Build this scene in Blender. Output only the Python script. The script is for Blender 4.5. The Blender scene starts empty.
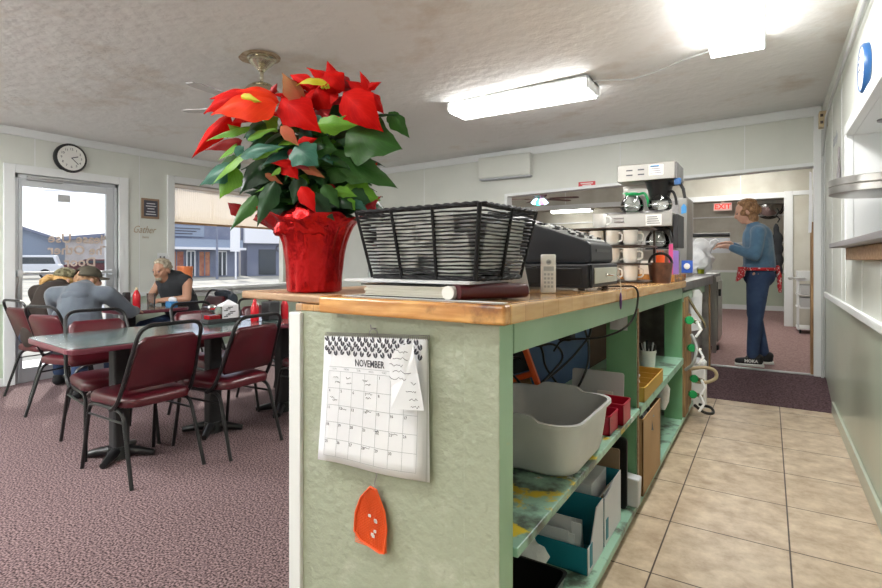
import bpy, bmesh, math, random
from mathutils import Vector, Matrix, noise
PI = math.pi
scene = bpy.context.scene
COL = scene.collection
random.seed(7)

# ------------------------------------------------------------------ materials
def _new(name):
    m = bpy.data.materials.new(name); m.use_nodes = True
    nt = m.node_tree; b = nt.nodes['Principled BSDF']
    return m, nt, b
def S(b, k, v):
    if k in b.inputs: b.inputs[k].default_value = v
def mat(name, col, rough=.5, metal=0., col2=None, cs=8., cpos=(.4, .6), bump=0., bs=40., bd=.002,
        coat=0., trans=0., emit=0., ecol=None, alpha=1., spec=.5, stretch=None, sss=0., detail=5., sheen=0.):
    m, nt, b = _new(name)
    N = nt.nodes; Lk = nt.links
    S(b, 'Base Color', (*col, 1)); S(b, 'Roughness', rough); S(b, 'Metallic', metal)
    S(b, 'Coat Weight', coat); S(b, 'Transmission Weight', trans); S(b, 'Alpha', alpha)
    S(b, 'Specular IOR Level', spec); S(b, 'Coat Roughness', .15); S(b, 'Sheen Weight', sheen)
    if sss: S(b, 'Subsurface Weight', sss); S(b, 'Subsurface Radius', (.02, .008, .005))
    if emit:
        S(b, 'Emission Color', (*(ecol or col), 1)); S(b, 'Emission Strength', emit)
    tc = N.new('ShaderNodeTexCoord'); vec = tc.outputs['Object']
    if stretch:
        mp = N.new('ShaderNodeMapping'); mp.inputs['Scale'].default_value = stretch
        Lk.new(vec, mp.inputs[0]); vec = mp.outputs[0]
    if col2:
        n = N.new('ShaderNodeTexNoise'); n.inputs['Scale'].default_value = cs; n.inputs['Detail'].default_value = detail
        Lk.new(vec, n.inputs['Vector'])
        r = N.new('ShaderNodeValToRGB'); r.color_ramp.elements[0].position = cpos[0]; r.color_ramp.elements[1].position = cpos[1]
        r.color_ramp.elements[0].color = (*col, 1); r.color_ramp.elements[1].color = (*col2, 1)
        Lk.new(n.outputs['Fac'], r.inputs[0]); Lk.new(r.outputs[0], b.inputs['Base Color'])
    if bump:
        n2 = N.new('ShaderNodeTexNoise'); n2.inputs['Scale'].default_value = bs; n2.inputs['Detail'].default_value = 4
        Lk.new(vec, n2.inputs['Vector'])
        bp = N.new('ShaderNodeBump'); bp.inputs['Strength'].default_value = bump; bp.inputs['Distance'].default_value = bd
        Lk.new(n2.outputs['Fac'], bp.inputs['Height']); Lk.new(bp.outputs[0], b.inputs['Normal'])
    return m
def add_stain(m, col, scale, lo, hi, stretch=(1, 1, 1), loc=(0, 0, 0), detail=6):
    """mix a shaped paint/wear stain over whatever drives base color"""
    nt = m.node_tree; N = nt.nodes; Lk = nt.links; b = N['Principled BSDF']
    tc = N.new('ShaderNodeTexCoord'); mp = N.new('ShaderNodeMapping'); mp.inputs['Scale'].default_value = stretch
    mp.inputs['Location'].default_value = loc
    Lk.new(tc.outputs['Object'], mp.inputs[0])
    n = N.new('ShaderNodeTexNoise'); n.inputs['Scale'].default_value = scale; n.inputs['Detail'].default_value = detail
    n.inputs['Roughness'].default_value = .65
    Lk.new(mp.outputs[0], n.inputs['Vector'])
    r = N.new('ShaderNodeValToRGB'); r.color_ramp.elements[0].position = lo; r.color_ramp.elements[1].position = hi
    Lk.new(n.outputs['Fac'], r.inputs[0])
    mx = N.new('ShaderNodeMix'); mx.data_type = 'RGBA'
    Lk.new(r.outputs[0], mx.inputs[0])
    inp = b.inputs['Base Color']
    if inp.links: Lk.new(inp.links[0].from_socket, mx.inputs[6])
    else: mx.inputs[6].default_value = inp.default_value
    mx.inputs[7].default_value = (*col, 1)
    Lk.new(mx.outputs[2], inp)
    return m

M = {}
M['ceiling'] = add_stain(mat('ceiling_paint', (.82, .82, .80), .75, bump=.8, bs=11, bd=.014), (.66, .60, .53), 1.3, .54, .72)
M['cream'] = mat('cream_wall', (.66, .68, .63), .55, col2=(.63, .65, .60), cs=3)
M['cream2'] = mat('room_wall', (.58, .57, .50), .6, col2=(.50, .48, .41), cs=3)
M['green_wall'] = mat('green_wall_gloss', (.48, .545, .44), .28, col2=(.44, .51, .41), cs=2, coat=.3)
M['trim'] = mat('white_trim', (.74, .76, .76), .45)
M['alu'] = mat('door_aluminium', (.55, .57, .59), .4, .6)
M['steel'] = mat('brushed_steel', (.40, .39, .37), .32, .95, bump=.15, bs=60, stretch=(1, 1, 12))
M['dsteel'] = mat('dark_steel', (.34, .33, .33), .4, .85, col2=(.26, .25, .25), cs=14)
M['chrome'] = mat('chrome', (.8, .8, .8), .12, 1.)
M['brass'] = mat('aged_brass', (.55, .50, .38), .25, .95)
M['black'] = mat('black_gloss', (.012, .012, .013), .28)
M['blackm'] = mat('black_matte', (.025, .025, .027), .6)
M['darkplas'] = mat('register_plastic', (.012, .014, .019), .38, bump=.1, bs=200)
M['basketblack'] = mat('basket_black', (.010, .010, .012), .55, spec=.25)
M['grey'] = mat('grey_plastic', (.48, .49, .49), .5)
M['tub'] = mat('tub_plastic', (.62, .63, .62), .42, col2=(.56, .57, .56), cs=5)
M['white'] = mat('white_plastic', (.82, .82, .80), .4)
M['ceram'] = mat('white_ceramic', (.85, .84, .80), .2, coat=.4)
M['paper'] = mat('paper', (.80, .81, .84), .7, col2=(.76, .77, .81), cs=4)
M['pageedge'] = mat('page_edges', (.62, .60, .52), .8, col2=(.74, .73, .66), cs=60, stretch=(.1, .1, 3))
M['papers2'] = mat('paper_grey', (.62, .63, .65), .7)
M['ink'] = mat('ink', (.07, .07, .09), .7)
M['line'] = mat('rule_grey', (.42, .44, .47), .8)
M['maroon'] = mat('maroon_vinyl', (.062, .004, .009), .33, col2=(.085, .007, .013), cs=3, bump=.12, bs=120, coat=.15)
M['maroon_edge'] = mat('maroon_edge', (.13, .025, .04), .35)
M['marble'] = mat('green_marble_laminate', (.05, .085, .08), .14, col2=(.10, .15, .14), cs=9, coat=.5, detail=8)
M['carpet'] = mat('mauve_carpet', (.040, .025, .028), .95, col2=(.30, .21, .212), cs=110, cpos=(.38, .64), bump=.35, bs=200, bd=.003, spec=.1, detail=2)
M['carpet2'] = mat('far_carpet', (.26, .165, .16), .95, col2=(.36, .245, .235), cs=60, bump=.4, bs=150, bd=.004, spec=.1)
M['ramp'] = mat('ramp_carpet', (.075, .045, .05), .95, col2=(.14, .09, .10), cs=70, bump=.5, bs=150, bd=.005, spec=.1)
M['panel'] = add_stain(mat('end_panel_green', (.36, .395, .30), .34, bump=.8, bs=42, bd=.007), (.46, .49, .40), 6, .55, .7)
M['green'] = add_stain(mat('green_paint', (.30, .47, .31), .38, col2=(.35, .52, .36), cs=3, bump=.2, bs=30), (.55, .50, .20), 7, .64, .7)
M['green_d'] = mat('green_paint_post', (.16, .36, .19), .42, col2=(.19, .40, .22), cs=4, bump=.2, bs=30)
M['shelf'] = mat('shelf_green', (.27, .47, .35), .4, col2=(.33, .54, .40), cs=4)
add_stain(M['shelf'], (.10, .12, .09), 6, .52, .62, loc=(3, 1, 0))
M['tan'] = mat('cardboard', (.42, .26, .13), .8, col2=(.38, .23, .11), cs=5)
M['ringstain'] = mat('flaked_paint', (.52, .43, .32), .8, col2=(.36, .27, .18), cs=20)
M['board'] = mat('brown_board', (.30, .20, .13), .7)
M['plywood'] = mat('raw_plywood', (.40, .24, .11), .7, col2=(.24, .13, .06), cs=9, stretch=(3, 3, .6))
M['brownback'] = mat('dark_back_board', (.10, .06, .04), .8)
M['blueback'] = mat('blue_paint', (.05, .11, .25), .6, col2=(.07, .14, .30), cs=4)
M['orange'] = mat('orange_plastic', (.85, .12, .025), .35)
M['redp'] = mat('red_plastic', (.45, .01, .04), .3)
M['redbright'] = mat('red_sign', (.55, .03, .04), .5)
M['yellow'] = mat('mustard_plastic', (.55, .33, .06), .4)
M['teal'] = mat('teal_card', (.01, .22, .30), .45)
M['foil'] = mat('red_foil', (.50, .008, .010), .26, .75, bump=.9, bs=38, bd=.008, stretch=(1, 1, .35))
M['stem'] = mat('plant_stem', (.13, .13, .04), .6)
M['purple'] = mat('purple_tag', (.10, .02, .14), .3)
M['exitred'] = mat('exit_letters', (.9, .05, .03), .4, emit=.5)
M['exitface'] = mat('exit_face', (.85, .62, .55), .5, emit=.15)
M['tube'] = mat('fluorescent_diffuser', (1, 1, 1), .5, emit=9.5, ecol=(1, .99, .97))
M['tube_added_rear'] = mat('added_rear_diffuser', (1, 1, 1), .5, emit=26., ecol=(.97, .99, 1))  # strong glow for unseen added fixtures, lifts the ceiling brightness
M['tube_far'] = mat('far_diffuser', (1, 1, 1), .5, emit=11., ecol=(1, .98, .93))
M['skin'] = mat('skin', (.55, .31, .22), .5, sss=.05)
M['skin2'] = mat('skin_tanned', (.42, .22, .14), .5)
M['hair_brown'] = mat('hair_brown', (.20, .10, .045), .6, col2=(.34, .19, .09), cs=60, bump=.6, bs=60, stretch=(1, 1, .4))
M['hair_grey'] = mat('hair_grey', (.27, .23, .17), .6, col2=(.40, .35, .26), cs=50)
M['hair_blond'] = mat('hair_blond', (.50, .27, .08), .6, col2=(.62, .38, .14), cs=60)
M['sweater'] = mat('blue_sweater', (.075, .16, .26), .9, col2=(.09, .19, .30), cs=20, bump=.3, bs=90, sheen=.3)
M['jeans'] = mat('blue_jeans', (.025, .05, .12), .85, col2=(.04, .075, .16), cs=7, bump=.2, bs=150)
M['hoodie'] = mat('grey_hoodie', (.085, .10, .125), .9, col2=(.10, .12, .145), cs=9, sheen=.2)
M['darkcloth'] = mat('dark_cloth', (.02, .022, .026), .85)
M['brownshirt'] = mat('brown_shirt', (.035, .025, .02), .9)
M['apron'] = mat('red_print_cloth', (.50, .02, .03), .8, col2=(.75, .65, .62), cs=45, cpos=(.56, .62))
M['camo'] = mat('camo_cloth', (.09, .08, .04), .9, col2=(.24, .22, .13), cs=30, cpos=(.45, .55))
M['olivecap'] = mat('olive_cap', (.075, .065, .045), .9)
M['blackshoe'] = mat('black_shoe', (.012, .013, .015), .7)
M['plastbag'] = mat('plastic_bag', (.80, .81, .82), .35, col2=(.70, .71, .73), cs=12, bump=.8, bs=16, bd=.02)
M['leather'] = mat('brown_vinyl', (.16, .07, .04), .35, col2=(.10, .04, .025), cs=25)
M['rack'] = mat('rack_brown', (.045, .03, .022), .4)
M['asphalt'] = mat('asphalt', (.22, .22, .20), .9, col2=(.34, .32, .27), cs=.5)
M['snowwhite'] = mat('white_fascia', (.8, .8, .82), .7)
M['bldg'] = mat('grey_siding', (.16, .18, .25), .8, col2=(.2, .22, .29), cs=1)
M['bldg2'] = mat('pale_stone', (.42, .38, .36), .8, col2=(.5, .46, .44), cs=1)
M['bluesteel'] = mat('blue_roof_metal', (.25, .30, .38), .6)
M['carpaint'] = mat('car_silver', (.62, .64, .68), .3, .4)
M['redbrick'] = mat('red_panel', (.32, .10, .07), .8, col2=(.5, .22, .12), cs=1.5)
M['tire'] = mat('tyre', (.02, .02, .02), .8)
M['carglass'] = mat('car_glass', (.03, .04, .05), .1)

M['clockface'] = mat('clock_face', (.78, .78, .74), .5)
M['blueplas'] = mat('blue_rim', (.02, .09, .25), .3)
M['orangecup'] = mat('orange_cup', (.95, .28, .10), .4, trans=.0)
M['ketch'] = mat('ketchup_red', (.55, .01, .02), .25)
M['greenlid'] = mat('green_lid', (.01, .35, .10), .35)
M['tan_tube'] = mat('tan_tube', (.45, .36, .22), .5)
M['bluepack'] = mat('blue_packet', (.03, .10, .45), .35)
M['pinkpack'] = mat('pink_packet', (.75, .10, .30), .4)
M['violetpack'] = mat('violet_packet', (.30, .20, .55), .4)
M['brownblade'] = mat('brown_blade', (.12, .045, .04), .4)
M['silverblade'] = mat('silver_blade', (.35, .34, .34), .35, .3)
M['lampgreen'] = mat('lamp_green', (.1, .9, .6), .4, emit=1.5)
M['lamppink'] = mat('lamp_pink', (.8, .3, .8), .4, emit=1.5)
M['lampwhite'] = mat('lamp_white', (.6, .85, 1.), .4, emit=2)
M['vine'] = mat('brass_script', (.45, .36, .25), .6)
M['whitevinyl'] = mat('cream_vinyl_letters', (.62, .50, .42), .6)
M['coat'] = mat('navy_coat', (.03, .04, .055), .8)
M['bluecan'] = mat('blue_print', (.05, .25, .55), .4)
M['greytrim'] = mat('grey_table', (.30, .28, .29), .4, .3)

M['woodx'] = add_stain(mat('honey_edge_board', (.52, .22, .055), .22, col2=(.72, .38, .12), cs=5, stretch=(1.2, 9, 9), coat=.4, bump=.2, bs=25), (.13, .035, .010), 5, .55, .70)
# wood countertop with block strips
def wood():
    m, nt, b = _new('honey_butcher_block'); N = nt.nodes; L = nt.links
    tc = N.new('ShaderNodeTexCoord')
    mp = N.new('ShaderNodeMapping'); mp.inputs['Scale'].default_value = (14, 1.6, 14); L.new(tc.outputs['Object'], mp.inputs[0])
    n = N.new('ShaderNodeTexNoise'); n.inputs['Scale'].default_value = 3; n.inputs['Detail'].default_value = 6; L.new(mp.outputs[0], n.inputs[0])
    r = N.new('ShaderNodeValToRGB'); r.color_ramp.elements[0].position = .3; r.color_ramp.elements[1].position = .7
    r.color_ramp.elements[0].color = (.42, .19, .05, 1); r.color_ramp.elements[1].color = (.72, .42, .16, 1)
    L.new(n.outputs['Fac'], r.inputs[0])
    br = N.new('ShaderNodeTexBrick'); br.offset = .5
    br.inputs['Color1'].default_value = (1, 1, 1, 1); br.inputs['Color2'].default_value = (.90, .87, .83, 1); br.inputs['Mortar'].default_value = (.35, .25, .18, 1)
    br.inputs['Scale'].default_value = 1; br.inputs['Brick Width'].default_value = .42; br.inputs['Row Height'].default_value = .045; br.inputs['Mortar Size'].default_value = .0009
    m2 = N.new('ShaderNodeMapping'); m2.inputs['Rotation'].default_value = (0, 0, PI/2); L.new(tc.outputs['Object'], m2.inputs[0]); L.new(m2.outputs[0], br.inputs['Vector'])
    mx = N.new('ShaderNodeMix'); mx.data_type = 'RGBA'; mx.blend_type = 'MULTIPLY'; mx.inputs[0].default_value = 1
    L.new(r.outputs[0], mx.inputs[6]); L.new(br.outputs['Color'], mx.inputs[7]); L.new(mx.outputs[2], b.inputs['Base Color'])
    S(b, 'Roughness', .22); S(b, 'Coat Weight', .4)
    n2 = N.new('ShaderNodeTexNoise'); n2.inputs['Scale'].default_value = 22; L.new(tc.outputs['Object'], n2.inputs[0])
    bp = N.new('ShaderNodeBump'); bp.inputs['Strength'].default_value = .25; bp.inputs['Distance'].default_value = .003
    L.new(n2.outputs['Fac'], bp.inputs['Height']); L.new(bp.outputs[0], b.inputs['Normal'])
    return m
M['wood'] = wood()
add_stain(M['wood'], (.20, .06, .018), 5, .64, .76)
def edgeblock():
    m = wood(); m.name = 'pale_block_edge'; N = m.node_tree.nodes
    for n in N:
        if n.type == 'VALTORGB': n.color_ramp.elements[0].color = (.62, .34, .12, 1); n.color_ramp.elements[1].color = (.84, .55, .25, 1)
        if n.type == 'TEX_BRICK':
            n.inputs['Brick Width'].default_value = .115; n.inputs['Row Height'].default_value = .2; n.offset = 0; n.inputs['Mortar'].default_value = (.5, .35, .22, 1)
    return m
M['edgeblock'] = edgeblock()
M['oldwood'] = add_stain(mat('worn_plank', (.34, .20, .11), .5, col2=(.46, .30, .18), cs=6, stretch=(1, 9, 9)), (.18, .09, .05), 5, .55, .7)

def tile():
    m, nt, b = _new('beige_floor_tile'); N = nt.nodes; L = nt.links
    tc = N.new('ShaderNodeTexCoord'); mp = N.new('ShaderNodeMapping'); mp.inputs['Location'].default_value = (.384, -2.117, 0)
    L.new(tc.outputs['Object'], mp.inputs[0])
    br = N.new('ShaderNodeTexBrick'); br.offset = 0; br.squash = 1
    br.inputs['Scale'].default_value = 1; br.inputs['Brick Width'].default_value = .457; br.inputs['Row Height'].default_value = .4635
    br.inputs['Mortar Size'].default_value = .0035; br.inputs['Mortar Smooth'].default_value = .2
    br.inputs['Color1'].default_value = (1, 1, 1, 1); br.inputs['Color2'].default_value = (.93, .91, .88, 1); br.inputs['Mortar'].default_value = (.10, .07, .06, 1)
    L.new(mp.outputs[0], br.inputs['Vector'])
    n = N.new('ShaderNodeTexNoise'); n.inputs['Scale'].default_value = 9; n.inputs['Detail'].default_value = 12; n.inputs['Roughness'].default_value = .65; L.new(tc.outputs['Object'], n.inputs[0])
    r = N.new('ShaderNodeValToRGB'); r.color_ramp.elements[0].position = .32; r.color_ramp.elements[1].position = .66
    r.color_ramp.elements[0].color = (.40, .285, .18, 1); r.color_ramp.elements[1].color = (.70, .58, .43, 1); L.new(n.outputs['Fac'], r.inputs[0])
    mx = N.new('ShaderNodeMix'); mx.data_type = 'RGBA'; mx.blend_type = 'MULTIPLY'; mx.inputs[0].default_value = 1
    L.new(r.outputs[0], mx.inputs[6]); L.new(br.outputs['Color'], mx.inputs[7]); L.new(mx.outputs[2], b.inputs['Base Color'])
    S(b, 'Roughness', .38)
    bp = N.new('ShaderNodeBump'); bp.inputs['Strength'].default_value = .4; bp.inputs['Distance'].default_value = .003; bp.invert = True
    L.new(br.outputs['Fac'], bp.inputs['Height']); L.new(bp.outputs[0], b.inputs['Normal'])
    return m
M['tile'] = tile()

def glass(name, tint=(1, 1, 1), refl=.5, rough=.02):
    m, nt, b = _new(name); N = nt.nodes; L = nt.links
    N.remove(b); out = N['Material Output']
    t = N.new('ShaderNodeBsdfTransparent'); t.inputs[0].default_value = (*tint, 1)
    g = N.new('ShaderNodeBsdfGlossy'); g.inputs['Roughness'].default_value = rough
    fr = N.new('ShaderNodeFresnel'); fr.inputs[0].default_value = 1.45
    ml = N.new('ShaderNodeMath'); ml.operation = 'MULTIPLY'; ml.inputs[1].default_value = refl; L.new(fr.outputs[0], ml.inputs[0])
    mx = N.new('ShaderNodeMixShader'); L.new(ml.outputs[0], mx.inputs[0]); L.new(t.outputs[0], mx.inputs[1]); L.new(g.outputs[0], mx.inputs[2])
    L.new(mx.outputs[0], out.inputs[0]); return m
M['glass'] = glass('window_glass')
M['carafe'] = glass('carafe_glass', (.86, .88, .88), 1.5)
M['clear'] = glass('clear_plastic', (.86, .88, .90), 1.2, .1)

def blindmat():
    m, nt, b = _new('woven_blind'); N = nt.nodes; L = nt.links; S(b, 'Base Color', (.66, .58, .48, 1)); S(b, 'Roughness', .9)
    tr = N.new('ShaderNodeBsdfTranslucent'); tr.inputs[0].default_value = (.9, .82, .70, 1); tp = N.new('ShaderNodeBsdfTransparent')
    m1 = N.new('ShaderNodeMixShader'); m1.inputs[0].default_value = .6; L.new(b.outputs[0], m1.inputs[1]); L.new(tr.outputs[0], m1.inputs[2])
    m2 = N.new('ShaderNodeMixShader'); m2.inputs[0].default_value = .32; L.new(m1.outputs[0], m2.inputs[1]); L.new(tp.outputs[0], m2.inputs[2])
    L.new(m2.outputs[0], N['Material Output'].inputs[0]); return m
M['blinds'] = blindmat()
def leafmat(name, c1, c2, rough=.4, back=None):
    m, nt, b = _new(name); N = nt.nodes; L = nt.links
    tc = N.new('ShaderNodeTexCoord')
    n = N.new('ShaderNodeTexNoise'); n.inputs['Scale'].default_value = 14; L.new(tc.outputs['Object'], n.inputs[0])
    r = N.new('ShaderNodeValToRGB'); r.color_ramp.elements[0].position = .35; r.color_ramp.elements[1].position = .65
    r.color_ramp.elements[0].color = (*c1, 1); r.color_ramp.elements[1].color = (*c2, 1); L.new(n.outputs['Fac'], r.inputs[0])
    # veins from the leaf's own UV (x across, y along)
    sp = N.new('ShaderNodeSeparateXYZ'); L.new(tc.outputs['UV'], sp.inputs[0])
    ax = N.new('ShaderNodeMath'); ax.operation = 'ABSOLUTE'; L.new(sp.outputs[0], ax.inputs[0])
    mu = N.new('ShaderNodeMath'); mu.operation = 'MULTIPLY_ADD'; L.new(ax.outputs[0], mu.inputs[0]); mu.inputs[1].default_value = -.45; L.new(sp.outputs[1], mu.inputs[2])
    ml = N.new('ShaderNodeMath'); ml.operation = 'MULTIPLY'; L.new(mu.outputs[0], ml.inputs[0]); ml.inputs[1].default_value = 48
    sn = N.new('ShaderNodeMath'); sn.operation = 'SINE'; L.new(ml.outputs[0], sn.inputs[0])
    pw = N.new('ShaderNodeMath'); pw.operation = 'GREATER_THAN'; pw.inputs[1].default_value = .93; L.new(sn.outputs[0], pw.inputs[0])
    mr = N.new('ShaderNodeMath'); mr.operation = 'LESS_THAN'; mr.inputs[1].default_value = .035; L.new(ax.outputs[0], mr.inputs[0])
    mm = N.new('ShaderNodeMath'); mm.operation = 'MAXIMUM'; L.new(pw.outputs[0], mm.inputs[0]); L.new(mr.outputs[0], mm.inputs[1])
    mf = N.new('ShaderNodeMath'); mf.operation = 'MULTIPLY'; mf.inputs[1].default_value = .20; L.new(mm.outputs[0], mf.inputs[0])
    mx = N.new('ShaderNodeMix'); mx.data_type = 'RGBA'; L.new(mf.outputs[0], mx.inputs[0]); L.new(r.outputs[0], mx.inputs[6])
    mx.inputs[7].default_value = (min(1, c2[0]*1.4+.01), min(1, c2[1]*1.6+.01), min(1, c2[2]*1.4+.005), 1)
    L.new(mx.outputs[2], b.inputs['Base Color']); S(b, 'Roughness', rough); S(b, 'Specular IOR Level', .12 if c1[0] > .3 else .35)
    tr = N.new('ShaderNodeBsdfTranslucent'); L.new(mx.outputs[2], tr.inputs[0])
    ms = N.new('ShaderNodeMixShader'); ms.inputs[0].default_value = .22
    out = N['Material Output']; L.new(b.outputs[0], ms.inputs[1]); L.new(tr.outputs[0], ms.inputs[2]); L.new(ms.outputs[0], out.inputs[0])
    return m
M['lf_red'] = leafmat('bract_red', (.42, .001, .002), (.62, .006, .003), .6)
M['lf_orange'] = leafmat('bract_orange_red', (.72, .022, .008), (.80, .05, .012), .5)
M['lf_dred'] = leafmat('bract_dark_red', (.22, .008, .012), (.38, .015, .02), .45)
M['lf_pink'] = leafmat('bract_bronze', (.50, .12, .07), (.34, .16, .07), .45)
M['lf_green'] = leafmat('leaf_green', (.022, .085, .014), (.045, .14, .025), .42)
M['lf_bright'] = leafmat('leaf_bright', (.10, .27, .02), (.17, .38, .035), .42)
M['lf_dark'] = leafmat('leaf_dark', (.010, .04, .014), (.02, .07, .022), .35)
M['lf_blue'] = leafmat('leaf_blue_green', (.03, .12, .085), (.06, .19, .14), .35)
M['lf_yellow'] = leafmat('leaf_yellow', (.60, .50, .03), (.45, .50, .05), .4)

# ------------------------------------------------------------------ mesh helpers
class MB:
    def __init__(s): s.v = []; s.f = []; s.mi = []; s.uv = {}
    def add(s, vs, fs, mi=0, T=None):
        o = len(s.v)
        for p in vs:
            p = Vector(p)
            if T is not None: p = T @ p
            s.v.append(p)
        for f in fs: s.f.append([o+i for i in f]); s.mi.append(mi)
        return s
    def box(s, x0, x1, y0, y1, z0, z1, mi=0, T=None):
        vs = [(x0, y0, z0), (x1, y0, z0), (x1, y1, z0), (x0, y1, z0), (x0, y0, z1), (x1, y0, z1), (x1, y1, z1), (x0, y1, z1)]
        return s.add(vs, [(0, 3, 2, 1), (4, 5, 6, 7), (0, 1, 5, 4), (1, 2, 6, 5), (2, 3, 7, 6), (3, 0, 4, 7)], mi, T)
    def hexa(s, b, t, mi=0):   # 4 bottom pts, 4 top pts (ccw)
        return s.add(list(b)+list(t), [(0, 3, 2, 1), (4, 5, 6, 7), (0, 1, 5, 4), (1, 2, 6, 5), (2, 3, 7, 6), (3, 0, 4, 7)], mi)
    def cyl(s, p0, p1, r0, r1=None, n=16, mi=0, T=None):
        return s.tube([p0, p1], [r0, r0 if r1 is None else r1], n, mi=mi, T=T)
    def tube(s, pts, r, n=8, closed=False, mi=0, T=None, caps=True):
        P = [Vector(p) for p in pts]; m = len(P)
        R = r if isinstance(r, (list, tuple)) else [r]*m
        tan = []
        for i in range(m):
            a = P[(i-1) % m] if (closed or i > 0) else P[i]; b = P[(i+1) % m] if (closed or i < m-1) else P[i]
            t = (b-a)
            tan.append(t.normalized() if t.length > 1e-9 else Vector((0, 0, 1)))
        up = Vector((0, 0, 1)) if abs(tan[0].z) < .9 else Vector((1, 0, 0))
        u = tan[0].cross(up).normalized(); vs = []
        for i in range(m):
            t = tan[i]; u = (u - t*u.dot(t))
            u = u.normalized() if u.length > 1e-6 else t.orthogonal().normalized()
            w = t.cross(u)
            for k in range(n):
                a = 2*PI*k/n
                vs.append(P[i] + (u*math.cos(a)+w*math.sin(a))*R[i])
        fs = []
        for i in range(m if closed else m-1):
            j = (i+1) % m
            for k in range(n):
                l = (k+1) % n
                fs.append((i*n+k, i*n+l, j*n+l, j*n+k))
        if not closed and caps:
            fs.append(tuple(reversed(range(n)))); fs.append(tuple((m-1)*n+k for k in range(n)))
        return s.add(vs, fs, mi, T)
    def lathe(s, prof, c=(0, 0, 0), n=28, mi=0, T=None, cap0=True, cap1=False):
        vs = []; fs = []
        for r, z in prof:
            for k in range(n):
                a = 2*PI*k/n; vs.append((c[0]+r*math.cos(a), c[1]+r*math.sin(a), c[2]+z))
        for i in range(len(prof)-1):
            for k in range(n):
                l = (k+1) % n; fs.append((i*n+k, i*n+l, (i+1)*n+l, (i+1)*n+k))
        if cap0: fs.append(tuple(reversed(range(n))))
        if cap1: fs.append(tuple((len(prof)-1)*n+k for k in range(n)))
        return s.add(vs, fs, mi, T)
    def ell(s, c, r, rot=None, n=14, mi=0):
        if not isinstance(r, (tuple, list)): r = (r, r, r)
        vs = []; fs = []; m = n//2+1
        R = rot or Matrix.Identity(3)
        for i in range(1, m):
            th = PI*i/m
            for k in range(n):
                a = 2*PI*k/n
                p = Vector((r[0]*math.sin(th)*math.cos(a), r[1]*math.sin(th)*math.sin(a), r[2]*math.cos(th)))
                vs.append(R @ p+Vector(c))
        for i in range(m-2):
            for k in range(n):
                l = (k+1) % n; fs.append((i*n+k, (i+1)*n+k, (i+1)*n+l, i*n+l))
        vs.append(R @ Vector((0, 0, r[2]))+Vector(c)); vs.append(R @ Vector((0, 0, -r[2]))+Vector(c))
        t = len(vs)-2
        for k in range(n):
            l = (k+1) % n; fs.append((t, k, l)); fs.append((t+1, (m-2)*n+l, (m-2)*n+k))
        return s.add(vs, fs, mi)
    def cap(s, p0, p1, r0, r1=None, n=12):     # capsule for body building
        r1 = r0 if r1 is None else r1
        s.tube([p0, p1], [r0, r1], n); s.ell(p0, r0, n=n); s.ell(p1, r1, n=n); return s
    def prism(s, poly, z0, z1, mi=0, T=None):
        n = len(poly)
        vs = [(x, y, z0) for x, y in poly]+[(x, y, z1) for x, y in poly]
        fs = [tuple(reversed(range(n))), tuple(range(n, 2*n))]+[(i, (i+1) % n, n+(i+1) % n, n+i) for i in range(n)]
        return s.add(vs, fs, mi, T)
    def build(s, name, mats, parent=None, smooth=False, bevel=0., seg=2, origin=None, world=False, solid=0., loc=None, rot=None):
        off = Vector((0, 0, 0))
        if origin is not None: off = Vector(origin)
        if world and parent is not None: off = Vector(parent.location)
        me = bpy.data.meshes.new(name)
        me.from_pydata([tuple(p-off) for p in s.v], [], s.f)
        if not isinstance(mats, (list, tuple)): mats = [mats]
        for m in mats: me.materials.append(M[m] if isinstance(m, str) else m)
        for p, i in zip(me.polygons, s.mi): p.material_index = i
        me.validate(); me.update()
        if smooth:
            for p in me.polygons: p.use_smooth = True
            try: me.set_sharp_from_angle(angle=math.radians(smooth if smooth is not True else 42))
            except Exception: pass
        o = bpy.data.objects.new(name, me); COL.objects.link(o)
        if parent is not None: o.parent = parent
        elif origin is not None: o.location = off
        if loc is not None: o.location = loc
        if rot is not None: o.rotation_euler = rot
        if solid:
            md = o.modifiers.new('sol', 'SOLIDIFY'); md.thickness = solid; md.offset = 0
        if bevel:
            md = o.modifiers.new('bev', 'BEVEL'); md.width = bevel; md.segments = seg; md.limit_method = 'ANGLE'; md.angle_limit = math.radians(40)
        return o

def thing(name, label, cat, loc=(0, 0, 0), rz=0., group=None):
    o = bpy.data.objects.new(name, None); COL.objects.link(o)
    o.empty_display_size = .05; o.location = loc; o.rotation_euler = (0, 0, rz)
    o['label'] = label; o['category'] = cat
    if group: o['group'] = group
    return o
def tag(o, label, cat, group=None, kind=None):
    if label: o['label'] = label
    if cat: o['category'] = cat
    if group: o['group'] = group
    if kind: o['kind'] = kind
    return o
def struct(o): o['kind'] = 'structure'; return o
def kids(o): return [c for c in bpy.data.objects if c.parent == o]
def copy_tree(o, parent=None):
    c = o.copy(); COL.objects.link(c); c.parent = parent
    for ch in kids(o): copy_tree(ch, c)
    return c
def clone(proto, loc, rz, label, group=None):
    c = copy_tree(proto); c.location = loc; c.rotation_euler = (0, 0, rz); c['label'] = label
    if group: c['group'] = group
    return c
def fillet(pts, rad, n=5):
    """round the inner corners of a polyline"""
    P = [Vector(p) for p in pts]; out = [P[0]]
    for i in range(1, len(P)-1):
        a, b, c = P[i-1], P[i], P[i+1]
        r = min(rad, (a-b).length*.49, (c-b).length*.49)
        p0 = b+(a-b).normalized()*r; p1 = b+(c-b).normalized()*r
        for k in range(n+1):
            t = k/n; out.append(p0*(1-t)**2+b*2*t*(1-t)+p1*t*t)
    out.append(P[-1]); return out
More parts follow.
